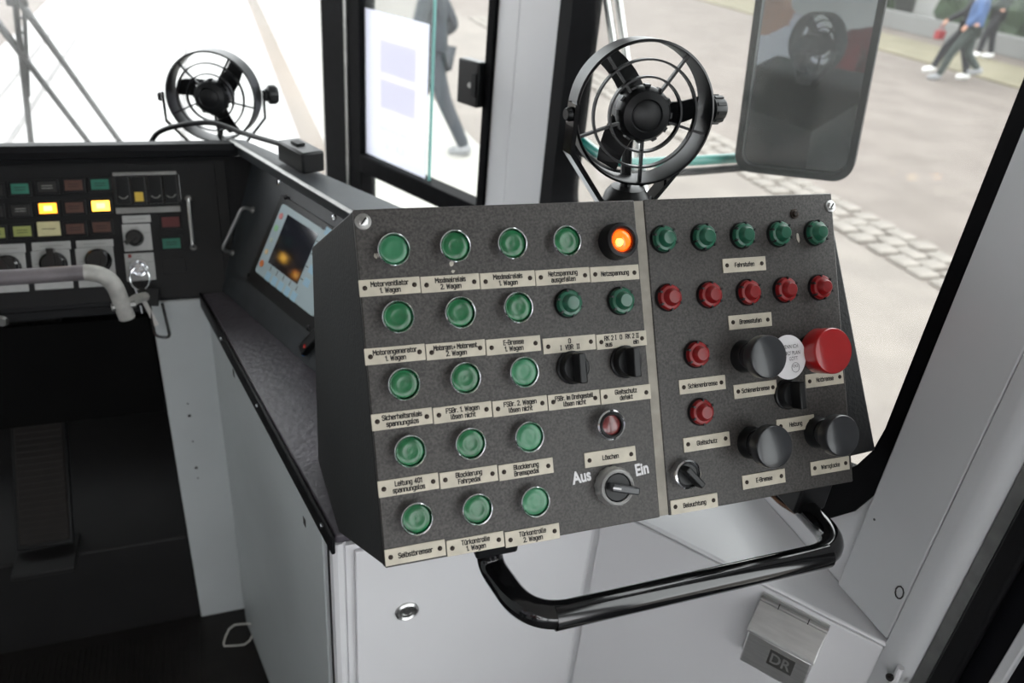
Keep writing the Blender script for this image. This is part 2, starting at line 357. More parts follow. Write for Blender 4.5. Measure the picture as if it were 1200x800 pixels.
# frames of the main faces
a_ = R(30)
PANEL = Frame((.105, .668, 1.342), (1, 0, -.007), (0, math.sin(a_), math.cos(a_)))
DASH = Frame((-.026, 1.47, .865), (1, 0, 0), (0, .14, .265))
WDIR = V((math.sin(R(22.5)), -math.cos(R(22.5)), 0))
_wt = DASH.at(*DASH.uv(296, 188)) - V((-.026, 1.47, .865))
WING = Frame((-.026, 1.47, .865), WDIR, _wt)
XW = .70                                   # inner face of the right side wall
CDIR = V((-math.sin(R(26)), math.cos(R(26)), 0))
CORNER = Frame((XW, 1.63, 0), -CDIR, (0, 0, 1))       # corner window plane, u runs backwards
ZL = .875                                  # top of the side ledge
ADIR = V((.70 - .46, .415 - .745, 0)).normalized()
ANG = Frame((.46, .745, 0), ADIR, (0, 0, 1))          # angled cabinet face
GZ = -.70                                  # street level

# ================================================================== THE PLACE OUTSIDE
g = MB(); g.box((18, 20, GZ - .1), (90, 90, .2)); struct(g.build('street_ground', 'asphalt'), 'brownish grey worn asphalt of the square outside', 'ground')
g = MB(); g.box((-.9, 24, GZ + .002), (3.26, 60, .03)); struct(g.build('track_bed', 'pale_sky_glare'), 'ground strip with rails in front of the tram, sky glare put into its pale colour', 'track')
for x, wd in ((-1.75, .06), (-.33, .07), (-2.1, .05)):
    g = MB(); g.box((x, 24, GZ + .018), (wd, 60, .012)); struct(g.build('rail', 'rail_steel'), None, None)
    bpy.context.scene.collection.objects[-1]['label'] = {-1.75: 'thin steel rail in glare-paled ground, crossed by the wiper arms', -.33: 'steel rail in glare-paled ground behind the dashboard fan', -2.1: 'narrow outer steel rail beside the crossed wiper rail'}[x]
    bpy.context.scene.collection.objects[-1]['category'] = 'rail'
g = MB(); g.box((.84, 24, GZ + .006), (.22, 60, .03)); struct(g.build('track_edge_strip', 'rail_bed'), 'brownish stained strip along the edge of the pale track', 'track')
g = MB(); g.box((1.72, 24, GZ + .001), (1.54, 60, .03)); struct(g.build('pavement', 'pale_pavement'), 'pale pavement beside the track outside the corner window', 'pavement')
g = MB(); g.box((3.68, 24, GZ), (2.36, 60, .03)); struct(g.build('road', 'light_asphalt'), 'light beige road surface between pavement and stone setts', 'road')
kerb = tag(bpy.data.objects.new('kerb_line', None), 'pale line of stone setts crossing the asphalt outside the side window', 'kerb', kind='structure'); col.objects.link(kerb)
kerb.matrix_basis = Matrix.Translation((5.1, 9, GZ))
sm = []
for q in range(4):
    b = MB(); b.box((0, 0, .008), (.165 + .016 * q, .22 - .022 * q, .05)); me = b.mesh('stone', 'kerb_stone', smooth=False); sm.append(me)
for row in range(3):
    for k in range(60):
        o = link('stone', random.choice(sm), kerb, Matrix.Translation((5.0 + .21 * row + random.uniform(-.012, .012), 2.2 + .235 * k + .11 * row + random.uniform(-.02, .02), GZ + random.uniform(-.004, .008))) @ Matrix.Rotation(random.uniform(-.13, .13), 4, 'Z'), bevel=.02)
g = MB(); g.box((14.5, 24, GZ + .01), (2.2, 60, .05)); struct(g.build('verge', 'verge'), 'yellowish grass verge strip in front of the pale building', 'verge')
g = MB(); g.box((16.9, 16, GZ + .21), (.25, 22, .42)); struct(g.build('low_wall', 'wall_grey', bevel=.02), 'low grey wall in front of the hedges across the square', 'wall')
# building across the square
bd = thing('building', 'pale grey building with square piers and dark openings across the square', 'building', (19, 18, GZ))
for y, wd in ((13.2, 1.0), (17.5, 1.2), (21.6, 1.1), (26, 1.2)):
    b = MB(); b.box((18.5, y, GZ + 2.6), (.8, wd, 5.2)); b.build('pier', 'facade', bd, bevel=.02)
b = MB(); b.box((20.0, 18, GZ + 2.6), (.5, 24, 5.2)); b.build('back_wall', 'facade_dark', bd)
b = MB(); b.box((19.2, 18, GZ + 5.4), (2.6, 24, .5)); b.build('cornice', 'facade', bd, bevel=.03)
for y, lab in ((15.2, 'dark green clipped hedge behind the walking people, beside the pale pier'), (19.6, 'dark green clipped hedge behind the low wall beside the mirror')):
    b = MB(); b.box((17.45, y, GZ + .9), (.6, 2.3, 1.8))
    bmesh.ops.subdivide_edges(b.bm, edges=b.bm.edges[:], cuts=5, use_grid_fill=True)
    for v in b.bm.verts: v.co += V((random.uniform(-.08, .08), random.uniform(-.08, .08), random.uniform(-.08, .08) if v.co.z > GZ + .1 else 0))
    tag(b.build('hedge', 'hedge', smooth=False), lab, 'hedge')

# ================================================================== PEOPLE
def skin(name, verts, edges, radii, material, parent, root=0, levels=2):
    me = bpy.data.meshes.new(name); me.from_pydata([tuple(v) for v in verts], edges, []); me.update()
    o = bpy.data.objects.new(name, me); col.objects.link(o)
    md = o.modifiers.new('skin', 'SKIN'); md.use_smooth_shade = True
    for i, r in enumerate(radii):
        sv = me.skin_vertices[0].data[i]; sv.radius = r if isinstance(r, tuple) else (r, r); sv.use_root = (i == root)
    sb = o.modifiers.new('sub', 'SUBSURF'); sb.levels = levels; sb.render_levels = levels
    ev = bpy.data.meshes.new_from_object(o.evaluated_get(bpy.context.evaluated_depsgraph_get()))
    bpy.data.objects.remove(o); bpy.data.meshes.remove(me)
    ev.name = name; ev.materials.clear(); ev.materials.append(MATS[material]); ev.shade_smooth()
    return link(name, ev, parent)
HANDS = []
def person(label, loc, heading, jacket, trousers, shoes, hip=.94, stride=(.35, -.3), arms=((.12, .28), (-.1, .22)), group=None, lean=0, knee=(0, .12), hair='hair', scale=1):
    t = thing('person', label, 'person', loc, group)
    Mx = Matrix.Translation(loc) @ Matrix.Rotation(heading, 4, 'Z') @ Matrix.Scale(scale, 4)
    P = lambda x, y, z: Mx @ V((x, y, z))   # y ahead
    sh = 1.42; ly = lean
    hd = 1.62
    # whole body, one surface: pelvis, spine, neck, head, arms with hands, legs
    pel = P(0, 0, hip); vs = [pel, P(0, ly * .5, 1.18), P(0, ly, sh), P(0, ly + .01, 1.50), P(0, ly + .03, 1.60), P(0, ly + .03, 1.72)]
    ed = [(0, 1), (1, 2), (2, 3), (3, 4), (4, 5)]; rd = [(.13, .10), (.12, .09), (.14, .09), .05, .085, .07]
    hips = []; arm = []
    for s, st, kn in ((-1, stride[0], knee[0]), (1, stride[1], knee[1])):
        i = len(vs); foot = V((s * .09, st, .08 + (kn * .6 if st < 0 else 0))); kne = V((s * .095, st * .5 + .05 + kn * .2, .50))
        vs += [P(s * .09, 0, hip - .06), P(*kne), P(*foot), P(foot.x, foot.y + .15, max(.035, foot.z - .05))]
        ed += [(0, i), (i, i + 1), (i + 1, i + 2), (i + 2, i + 3)]; rd += [.085, .062, .045, .035]; hips.append((vs[i], vs[i + 1], vs[i + 2], vs[i + 3]))
    for s, (ae, ah) in ((-1, arms[0]), (1, arms[1])):
        i = len(vs)
        vs += [P(s * .19, ly, sh - .02), P(s * .24, ly + ae - .06, 1.13), P(s * .22, ly + ah, .94), P(s * .21, ly + ah + .04, .86)]
        ed += [(2, i), (i, i + 1), (i + 1, i + 2), (i + 2, i + 3)]; rd += [.055, .043, .033, .03]; arm.append(vs[i:i + 4]); HANDS.append(vs[i + 3])
    skin('body', vs, ed, [tuple(c * scale for c in r) if isinstance(r, tuple) else r * scale for r in rd], 'skin', t)
    k = scale
    # jacket
    jv = [P(0, 0, hip - .08), P(0, ly * .5, 1.18), P(0, ly, sh), P(0, ly, 1.49)]; je = [(0, 1), (1, 2), (2, 3)]; jr = [(.165 * k, .13 * k), (.16 * k, .125 * k), (.17 * k, .12 * k), .065 * k]
    for a in arm:
        i = len(jv); jv += a[:3]; je += [(2, i), (i, i + 1), (i + 1, i + 2)]; jr += [.075 * k, .06 * k, .046 * k]
    skin('jacket', jv, je, jr, jacket, t)
    tv = [P(0, 0, hip)]; te = []; tr = [(.15 * k, .12 * k)]
    for hp in hips:
        i = len(tv); tv += [hp[0], hp[1], hp[1].lerp(hp[2], 1.0)]; te += [(0, i), (i, i + 1), (i + 1, i + 2)]; tr += [.105 * k, .08 * k, .062 * k]
    skin('trousers', tv, te, tr, trousers, t)
    for hp in hips:
        skin('shoe', [hp[2].lerp(hp[3], -.45), hp[2].lerp(hp[3], .3) - V((0, 0, .012)), hp[2].lerp(hp[3], 1.15)], [(0, 1), (1, 2)], [.06 * k, .062 * k, .046 * k], shoes, t)
    # hair cap and face
    hc = P(0, ly + .03, 1.665); b = MB(); mm = Matrix.Translation(hc) @ Matrix.Rotation(heading, 4, 'Z')
    b.lathe([(0, .115 * k), (.05 * k, .108 * k), (.085 * k, .075 * k), (.1 * k, .02 * k), (.098 * k, -.03 * k), (.08 * k, -.04 * k)], mm @ Matrix.Translation((0, -.02 * k, 0)) @ Matrix.Rotation(R(18), 4, 'X'), 16); b.build('hair', hair, t)
    b = MB(); b.lathe([(0, .03 * k), (.014 * k, .012 * k), (.016 * k, 0), (0, 0)], mm @ Matrix.Translation((0, .078 * k, -.03 * k)) @ Matrix.Rotation(R(-90), 4, 'X'), 8); b.build('nose', 'skin', t)
    return t
hdg = R(70)
p1 = on(1118, 97, 2, GZ); p2 = on(1096, 93, 2, GZ); p3 = on(1152, 68, 2, GZ); p4 = on(522, 176, 2, GZ)
person('walking person in a blue jacket and dark trousers on the square', p1, R(38), 'cloth_blue', 'cloth_green', 'shoe_grey', stride=(.28, -.30), knee=(0, .28), arms=((.03, .10), (.0, .06)))
person('walking person all in black with white shoes beside the blue jacket', p1 + V((.45, .50, 0)), R(38), 'cloth_black', 'cloth_black', 'shoe_white', stride=(-.24, .36), arms=((.16, .36), (.0, .05)))
person('person in dark clothes with white shoes standing by the building plinth', p3, R(40), 'cloth_green', 'cloth_black', 'shoe_white', stride=(.12, -.12), knee=(0, 0))
person('person in dark slate coat beside the tram, seen through the corner window', p4 + V((-.12, .05, 0)), R(58), 'cloth_slate', 'cloth_slate', 'shoe_grey', stride=(-.36, .26), knee=(0, 0), lean=.05)

person('person in a white shirt standing in the saloon, reflected in the side mirror', V((-.98, -.02, .012)), R(-60), 'cloth_white', 'cloth_black', 'shoe_grey', stride=(.06, -.06), knee=(0, 0))
person('person in a red jacket standing in the saloon, reflected in the side mirror', V((-1.05, -.80, .012)), R(-50), 'cloth_red', 'cloth_black', 'shoe_grey', stride=(.08, -.05), knee=(0, 0), arms=((.25, .3), (.25, .3)))
hb_ = HANDS[2] - V((0, 0, .17))
b = MB(); b.box(hb_, (.16, .10, .14)); b.tube([hb_ + V((-.05, 0, .07)), hb_ + V((-.03, 0, .16)), hb_ + V((.03, 0, .16)), hb_ + V((.05, 0, .07))], .01, 6); tag(b.build('carrier_bag', 'cloth_red', bevel=.02), 'small red carrier bag held by the walking people on the square', 'bag')
# ================================================================== TRAM SHELL
FM = Matrix.Identity(4)
g = MB(); g.box((-.40, -.8, -.03), (2.2, 6.2, .06)); struct(g.build('floor', 'floor_rubber'), 'dark ribbed rubber floor of the cab', 'floor')
g = MB(); g.box((-.40, -.75, 2.24), (2.3, 6.5, .05)); struct(g.build('ceiling', 'ceiling_white'), 'white cab ceiling overhead', 'ceiling')
YZ = Matrix(((0, 0, 1, 0), (1, 0, 0, 0), (0, 1, 0, 0), (0, 0, 0, 1)))      # (y, z, x) sheet
hole = rrect(.522, .885, 1.60, 2.02, (.17, .1, .1, .1))
wr = plate('wall_right', 'white_paint', YZ, [(.43, 0), (1.66, 0), (1.66, 2.22), (.43, 2.22)], [hole], XW, XW + .045)
struct(wr, 'white right side wall of the cab around the side window', 'wall')
# rear part of the right wall and the left wall: sill, header and pillars with open windows between
def sidewall(name, x, y0, y1, label, posts, solid=None):
    e = tag(bpy.data.objects.new(name, None), label, 'wall', kind='structure'); col.objects.link(e); e.matrix_basis = Matrix.Translation((x, (y0 + y1) / 2, 0))
    b = MB(); b.box((x, (y0 + y1) / 2, .375), (.05, y1 - y0, .75)); b.build('lower_panel', 'white_side', e)
    b = MB(); b.box((x, (y0 + y1) / 2, 2.15), (.05, y1 - y0, .14)); b.build('upper_panel', 'white_side', e)
    if solid: b = MB(); b.box((x, (solid[0] + solid[1]) / 2, 1.415), (.05, solid[1] - solid[0], 1.33)); b.build('light_block_panel', 'white_side', e)  # unseen panel added to shut out side light and darken the cab
    for y in posts:
        b = MB(); b.box((x, y, 1.415), (.05, .1, 1.33)); b.build('pillar', 'white_side', e)
sidewall('wall_left', -1.50, -3.8, 2.40, 'white left side wall of the tram, front bays closed off to dim the cab', (-3.7, -2.3), (-1.0, 1.9))
sidewall('wall_rear', .725, -3.8, -.55, 'white right wall of the passenger saloon behind the cab', (-3.7, -2.1, -.6))
XZ = Matrix(((1, 0, 0, 0), (0, 0, -1, 0), (0, 1, 0, 0), (0, 0, 0, 1)))
struct(plate('wall_back', 'white_side', XZ, [(-1.525, 0), (.725, 0), (.725, 2.2), (-1.525, 2.2)], [rrect(-1.3, .8, .5, 2.0, .1)], 3.83, 3.87), 'white end wall of the saloon with its rear window', 'wall')
# windscreen front
g = MB(); g.box((-.60, 2.44, .32), (1.9, .05, .76)); struct(g.build('wall_front', 'dash_black'), 'dark front wall below the windscreen', 'wall')
g = MB(); g.box((-.60, 2.44, 2.14), (1.9, .06, .16)); struct(g.build('trim_1', 'black_rubber'), 'black seal strip above the windscreen', 'trim')
e = tag(bpy.data.objects.new('window_1', None), 'large front windscreen with slightly dirty glass', 'window', kind='structure'); col.objects.link(e); e.matrix_basis = Matrix.Translation((-.6, 2.44, .7))
b = MB(); b.box((-.60, 2.44, 1.38), (1.85, .006, 1.36)); b.build('pane', 'screen_glass', e)
b = MB(); b.box((-.60, 2.44, .715), (1.9, .03, .03)); b.build('lower_seal', 'black_rubber', e)

# ---- side window: black seal and glass
e = tag(bpy.data.objects.new('window_2', None), 'right side window with rounded lower corner and black rubber seal', 'window', kind='structure'); col.objects.link(e); e.matrix_basis = Matrix.Translation((XW, 1.0, .88))
plate('seal', 'frame_black', YZ, rrect(.519, .880, 1.655, 2.03, (.175, .1, .1, .1)), [rrect(.543, .955, 1.575, 2.0, (.14, .08, .08, .08))], XW - .004, XW + .062, e, bevel=.004)
plate('pane', 'pane_glass', YZ, rrect(.535, .895, 1.585, 2.01, (.16, .09, .09, .09)), [], XW + .048, XW + .053, e)
# rust along the lower rear corner of the seal
rp = []
for k in range(9):
    t = R(228 + k * 6); rp.append(V((XW - .0045 - .0008 * (k % 2), .69 + .172 * math.cos(t), 1.053 + .1725 * math.sin(t))))
b = MB(); b.tube(smoothpath(rp, 3), .0028, 6); b.build('rust_streak', 'rust', e)

# ---- pillar cover between side window and door
g = MB(); g.mbox(FM, (XW - .012, .430, .868), (XW + .02, .5185, 2.21))
pc = g.build('trim_2', 'pillar_grey', bevel=.002); struct(pc, 'light grey pillar cover plate between side window and door', 'trim')
def surf_dot(name, p, n, r, h, material, parent):
    b = MB(); b.lathe([(0, h), (r * .6, h), (r, h * .4), (r, -.001), (0, -.001)], axis_m(p, n), 12); return b.build(name, material, parent)
surf_dot('screw_hole', (XW - .0122, .505, .99), (-1, 0, 0), .0016, .0004, 'ink', pc)
q = on(1054, 694, 0, XW - .0125); b = MB()
b.tube([q + V((0, .0055 * math.cos(t * .63), .0085 * math.sin(t * .63))) for t in range(10)], .0009, 5, closed=True); b.build('pencil_mark', 'ink', pc)
prof = [(XW - .012, .4285), (XW - .012, .414), (XW - .010, .404), (XW - .004, .396), (XW + .008, .392), (XW + .022, .392), (XW + .022, .4285)]
g = MB(); g.prism(prof, Matrix(), .0, 2.21); struct(g.build('trim_3', 'pillar_grey', angle=60), 'rounded light grey edge of the door pillar', 'trim')
g = MB(); g.mbox(FM, (XW + .004, .377, 0), (XW + .04, .3915, 2.21)); struct(g.build('trim_4', 'dull_steel'), 'narrow dull metal strip beside the black door', 'trim')
e = tag(bpy.data.objects.new('door_1', None), 'black cab door edge with pale strip at the right wall', 'door', kind='structure'); col.objects.link(e); e.matrix_basis = Matrix.Translation((XW, 0, 0))
plate('leaf', 'door_black', YZ, [(-.54, 0), (.3765, 0), (.3765, 2.2), (-.54, 2.2)], [rrect(-.44, .70, .22, 2.05, .08)], XW + .012, XW + .05, e)
plate('pane', 'pane_glass', YZ, rrect(-.45, .69, .23, 2.06, .08), [], XW + .030, XW + .034, e)
b = MB(); b.mbox(FM, (XW + .002, .310, .02), (XW + .0115, .322, 2.18)); b.build('pale_strip', 'pillar_grey', e, bevel=.002)
b = MB(); b.mbox(FM, (XW + .000, .350, .02), (XW + .0115, .376, 2.18)); b.build('rubber_lip', 'black_rubber', e, bevel=.004)

# ---- corner window
CW = lambda s: XW - s                       # (kept for reading: s runs from the pillar forwards)
def cbox(name, material, s0, s1, z0, z1, d0, d1, parent, bevel=0):
    b = MB(); b.mbox(CORNER.m, (-s1, z0, d0), (-s0, z1, d1)); return b.build(name, material, parent, bevel)
pw = tag(bpy.data.objects.new('wall_corner', None), 'white window pillar between side window and corner window', 'pillar', kind='structure'); col.objects.link(pw); pw.matrix_basis = CORNER.m.copy()
cbox('cover', 'white_paint', .002, .125, .6, 2.22, -.06, 0, pw, .004)
cbox('cover', 'white_paint', .1265, .196, .6, 2.22, -.06, -.004, pw, .004)
cbox('lower_wall', 'dash_black', 0, .93, -.1, .62, -.05, -.01, pw)
cbox('upper_wall', 'white_side', 0, .93, 2.0, 2.22, -.05, 0.01, pw)
e = tag(bpy.data.objects.new('window_3', None), 'corner window with black sliding frame, paper sheet and latch', 'window', kind='structure'); col.objects.link(e); e.matrix_basis = CORNER.m.copy()
cbox('frame_post', 'frame_black', .196, .220, .60, 2.05, -.05, .004, e, .002)
cbox('frame_post', 'frame_black', .715, .770, .60, 2.05, -.05, .004, e, .002)
cbox('frame_post', 'frame_black', .785, .900, .60, 2.05, -.06, .004, e, .003)
cbox('steel_strip', 'dull_steel', .771, .784, .60, 2.05, -.03, .008, e, .002)
cbox('steel_strip', 'steel', .901, .912, .60, 2.05, -.05, .0, e, .002)
cbox('lower_rail', 'frame_black', .221, .714, .842, .893, -.045, .008, e, .003)
cbox('pane', 'pane_glass', .221, .714, .60, 2.04, -.040, -.036, e)
sp = cbox('sliding_pane', 'slide_glass', .435, .714, .893, 2.04, -.022, -.017, e)
cbox('glass_edge', 'glass_edge', .430, .4345, .893, 2.04, -.023, -.016, e)
la = thing('window_latch', 'black square latch on the frame of the corner window', 'latch', CORNER.at(-.25, 1.14, 0))
cbox('body', 'black_plastic', .2205, .292, 1.140, 1.245, -.012, .022, la, .004)
cbox('slot', 'black_rubber', .224, .240, 1.165, 1.22, .0225, .026, la, .001)
b = MB(); b.lathe([(0, .004), (.006, .004), (.007, 0), (0, 0)], CORNER.mat(-.245, 1.19, .0225), 12); b.build('screw', 'dull_steel', la)
# notice on the sliding pane
u0, v0 = CORNER.uv(427, 8, -.014); u1, v1 = CORNER.uv(496, 212, -.014)
nt_ = thing('paper_notice', 'white paper sheet with faint pictures and text on the corner window', 'notice', CORNER.at(-.57, .90, -.014))
PL, PR, PB, PT = -.712, -.444, .896, 1.293
b = MB(); b.mbox(CORNER.m, (PL, PB, -.0145), (PR, PT, -.0135)); b.build('sheet', 'paper', nt_)
b = MB(); b.mbox(CORNER.m, (PL + .055, PB + .135, -.0133), (PR - .035, PT - .055, -.0131)); b.build('picture_border', 'print_peach', nt_)
for za, zb in ((PB + .15, PB + .225), (PB + .245, PT - .07)):
    b = MB(); b.mbox(CORNER.m, (PL + .07, za, -.0130), (PR - .05, zb, -.0128)); b.build('picture', 'print_blue', nt_)
# the sheet faces outwards: its printing shines through mirrored
for body, z, wd in (('Linie anklicken', PB + .095, .17), ('EUR 1,50', PB + .045, .11)):
    me = text_mesh(body, .030, wd, 'print_violet').copy()
    link('lettering', me, nt_, CORNER.mat((PL + PR) / 2, z, -.0128) @ Matrix.Scale(-1, 4, (1, 0, 0)))

# ================================================================== EXTERIOR MIRROR
mc = EYE + ray(948, 45) * 1.45
mn = V((-.715, -.68, .055)).normalized()
mu = V((0, 0, 1)).cross(mn).normalized(); mv = mn.cross(mu)
MIR = Frame(mc, mu * math.cos(R(6)) + mv * math.sin(R(6)), mv * math.cos(R(6)) - mu * math.sin(R(6)))
mo = thing('side_mirror', 'large black framed rear view mirror on a teal arm outside the side window', 'mirror', mc - V((0, 0, .3)))
ol = []
qs = [MIR.uv(x, y) for x, y in ((863, 178), (868, 192), (905, 202), (972, 208), (993, 200), (1004, 180), (1036, 0))]
ul = MIR.uv(863, 178); ur = MIR.uv(1004, 180); ub = MIR.uv(930, 206)
mw0, mw1, mz0 = ul[0], ur[0], ub[1]
out = rrect(mw0, mz0, mw1, mz0 + .40, .035, 8); inn = rrect(mw0 + .013, mz0 + .013, mw1 - .013, mz0 + .407, .028, 8)
plate('rim', 'mirror_shell', MIR.m, out, [inn], -.03, .012, mo, bevel=.006)
plate('reflector', 'mirror_glass', MIR.m, rrect(mw0 + .011, mz0 + .011, mw1 - .011, mz0 + .409, .03, 8), [], -.006, -.002, mo)
plate('shell', 'mirror_shell', MIR.m, rrect(mw0 + .004, mz0 + .004, mw1 - .004, mz0 + .416, .034, 8), [], -.045, -.025, mo, bevel=.008)
A = EYE + ray(868, 190) * 1.62; B = EYE + ray(660, 188) * 1.56
b = MB(); b.tube(smoothpath([V((XW + .05, 1.56, B.z - .01)), B.lerp(A, .28), B.lerp(A, .6), A + V((.04, .02, .004))], 6), .0105, 12); b.build('arm', 'teal', mo)
b = MB(); b.tube(smoothpath([V((XW + .05, 1.56, B.z - .032)), B.lerp(A, .28) - V((0, 0, .022)), B.lerp(A, .6) - V((0, 0, .024)), A + V((.06, .02, -.017))], 6), .008, 10); b.build('arm_cable', 'black_rubber', mo)
for i, (xa, xb) in enumerate(((708, 747), (722, 757))):
    p, q_ = EYE + ray(xa, -20) * 1.62, EYE + ray(xb, 232) * 1.62
    b = MB(); b.tube([p + (p - q_) * .6, p, q_], .0085, 12); b.build('post', 'steel', mo)

# ================================================================== WIPER
wp = thing('windscreen_wiper', 'black parallel arm windscreen wiper with slotted blade outside the windscreen', 'wiper', (-.25, 2.49, .62))
W = lambda x, y: on(x, y, 1, 2.50)
ext = lambda a, b, k: b + (b - a) * k
for (xa, ya, xb, yb) in ((-14, 12, 104, 167), (16, -8, 141, 167)):
    a, bq = W(xa, ya), W(xb, yb); b = MB(); b.tube([a, a.lerp(bq, .5), ext(a, bq, .35)], [.011, .009, .008], 8); b.build('arm', 'black_gloss', wp)
    b = MB(); b.lathe([(0, .02), (.016, .02), (.018, 0), (.018, -.02), (0, -.02)], axis_m(ext(a, bq, .35), (0, -1, 0)), 12); b.build('pivot', 'black_plastic', wp)
a = W(14, -30); bq = W(37, 172); c = ext(a, bq, .25)
b = MB(); b.tube([a, c], .008, 8); b.build('blade', 'black_rubber', wp)
for k in range(6):
    t = .12 + k * .065; p = a.lerp(c, t)
    b = MB(); b.box(p + V((.009, 0, 0)), (.012, .012, .006)); b.build('blade_link', 'black_plastic', wp)
b = MB(); b.tube([a + V((.024, 0, 0)), a.lerp(c, .55) + V((.006, 0, 0))], .006, 6); b.build('blade_frame', 'black_plastic', wp)
b = MB(); p = W(20, 2); b.box(p, (.05, .02, .022)); b.build('joint', 'black_plastic', wp, bevel=.004)

# ================================================================== CABINETS UNDER THE LEDGE
ZC = ZL - .016
fc = thing('front_cabinet', 'white cabinet with round lock under the grey control console', 'cabinet', (.35, .8, 0))
b = MB(); b.prism([(.101, .752), (.463, .752), (.697, .425), (.697, 1.58), (.101, 1.58)], Matrix(), 0.0, ZC - .004); b.build('body', 'white_paint', fc)
b = MB(); b.mbox(FM, (.112, .7445, .02), (.455, .7515, ZC - .012)); b.build('front_panel', 'white_paint', fc, bevel=.002)
b = MB(); b.lathe([(.0, .0), (.0165, 0), (.0165, .003), (.0135, .005), (.0105, .003), (.0095, -.001), (0, -.001)], axis_m((.182, .7445, .719), (0, -1, 0)), 28); lk = b.build('lock', 'steel', fc)
b = MB(); b.lathe([(0, .003), (.0055, .003), (.006, -.0005), (0, -.0005)], axis_m((.182, .7445, .719), (0, -1, 0)), 12); b.build('key_barrel', 'dull_steel', lk)
L_ = (V((.70, .415)) - V((.46, .745))).length
b = MB(); b.mbox(ANG.m, (.006, .02, -.006), (L_ - .008, ZC - .006, .0005)); b.build('angled_panel', 'white_paint', fc, bevel=.002)
b = MB(); b.prism([(.440, .752), (.461, .742), (.699, .412), (.699, 1.0), (.440, 1.0)], Matrix(), ZC - .003, ZC + .004); b.build('top', 'white_paint', fc, bevel=.003)
for i, (x, y) in enumerate(((1050, 767),)):
    u, v = ANG.uv(x, y); surf_dot('rivet', ANG.at(u - .008, v, .0005), ANG.n, .004, .002, 'white_paint', fc)
hg = thing('hinge', 'small white barrel hinge with two black screws by the pillar foot', 'hinge', ANG.at(L_ - .004, .80, .004))
pz = on(1063, 770, 0, .70)
b = MB(); b.tube([(pz.x - .012, pz.y - .006, ZC - .10), (pz.x - .012, pz.y - .006, ZC - .004)], .0042, 10); b.build('barrel', 'white_paint', hg)
for dx in (-.007, .011):
    surf_dot('screw', V((pz.x - .014 + dx * .7, pz.y - .010 - dx, ZC - .022)), (-.6, -.8, .1), .0045, .005, 'ink', hg)

side = thing('side_cabinet', 'pale grey white cabinet with door panel under the vinyl ledge', 'cabinet', (.02, 1.1, 0))
SD = Frame((-.053, 1.45, 0), V((.146, -.70, 0)), (0, 0, 1))     # faces the driver
LS = V((.146, -.70, 0)).length
b = MB(); b.prism([(-.045, 1.448), (.0945, .762), (.0995, .762), (.0995, 1.448)], Matrix(), 0, ZC); b.build('body', 'white_side', side)
b = MB(); b.mbox(SD.m, (.055, .02, -.006), (LS - .040, ZC - .004, .009)); b.build('door', 'white_side', side, bevel=.0025)
b = MB(); b.mbox(SD.m, (.0, .0, -.006), (.022, ZC - .001, .001)); b.build('frame_strip', 'white_side', side, bevel=.002)
b = MB(); b.mbox(SD.m, (.026, .0, -.006), (.050, ZC - .001, .0065)); b.build('hinge_strip', 'white_side', side, bevel=.002)
b = MB(); b.tube([SD.at(LS - .012, 0, -.002), SD.at(LS - .012, ZC, -.002)], .011, 10); b.build('corner_post', 'white_paint', side)
b = MB(); b.mbox(SD.m, (LS - .039, .0, -.004), (LS - .024, ZC, .0035)); b.build('rubber_gap', 'black_rubber', side)
for x, y in ((274, 437), (357, 611)):
    u, v = SD.uv(x, y, .009); b = MB(); b.mbox(SD.m, (u - .005, v - .007, .0091), (u + .005, v + .007, .0096)); b.build('slot', 'ink', side)
ep = tag(MB().box((-.102, 1.468, .432), (.108, .012, .864)).build('end_panel', 'white_side', side, bevel=.002))
for x, y in ((222, 487), (220, 473), (226, 517), (230, 548), (232, 560)):
    p = on(x, y, 1, 1.4618); r = .0035 if (x, y) in ((222, 487), (230, 548)) else .0018
    surf_dot('hole', p, (0, -1, 0), r, .0003, 'ink', ep)
# ledge
ld = thing('side_ledge', 'dark vinyl covered ledge running from dashboard to the control console', 'ledge', (.05, 1.1, ZC))
poly = [(-.062, 1.466), (.088, .752), (.4385, .752), (.4385, 1.30), (.16, 1.30), (.05, 1.475)]
b = MB(); b.prism(poly, Matrix(), ZC + .0005, ZL); b.build('top', 'vinyl', ld, bevel=.004)
EF = Frame((-.062, 1.466, ZL), V((.15, -.714, 0)), (0, 0, 1)); LE = V((.15, -.714, 0)).length
b = MB(); b.mbox(EF.m, (.0, -.028, .0005), (LE + .004, .003, .006)); ed_ = b.build('edge_trim', 'black_rubber', ld, bevel=.002)
for x, y in ((257, 377), (300, 461), (376, 603)):
    u, v = EF.uv(x, y, .006); surf_dot('screw', EF.at(u, -.008, .006), EF.n, .004, .002, 'chrome', ld)

# ================================================================== FOOTWELL
g = MB(); g.mbox(FM, (-1.45, 1.468, 0), (-.158, 2.36, .262)); st = g.build('step', 'step_black', bevel=.004); tag(st, 'black footwell platform with worn edge below the dashboard', 'step')
g = MB(); g.mbox(FM, (-1.45, 2.05, .262), (-.05, 2.10, .90)); struct(g.build('wall_footwell', 'black_matte'), 'black rear panel of the footwell', 'wall')
g = MB(); g.mbox(FM, (-.156, 1.476, .0), (-.150, 2.05, .85)); struct(g.build('wall_side', 'black_matte'), 'black inner side of the footwell', 'wall')
pd = thing('foot_pedal', 'long brown black foot pedal with ribbed rubber pad in the footwell', 'pedal', (-.44, 1.60, .262))
pb, pt = on(72, 640, 2, .285), None
PF = Frame((pb.x - .03, pb.y, .29), (1, 0, 0), (0, math.cos(R(48)), math.sin(R(48))))
b = MB(); b.mbox(PF.m, (-.055, 0, -.015), (.055, .56, 0)); b.build('plate', 'black_plastic', pd, bevel=.004)
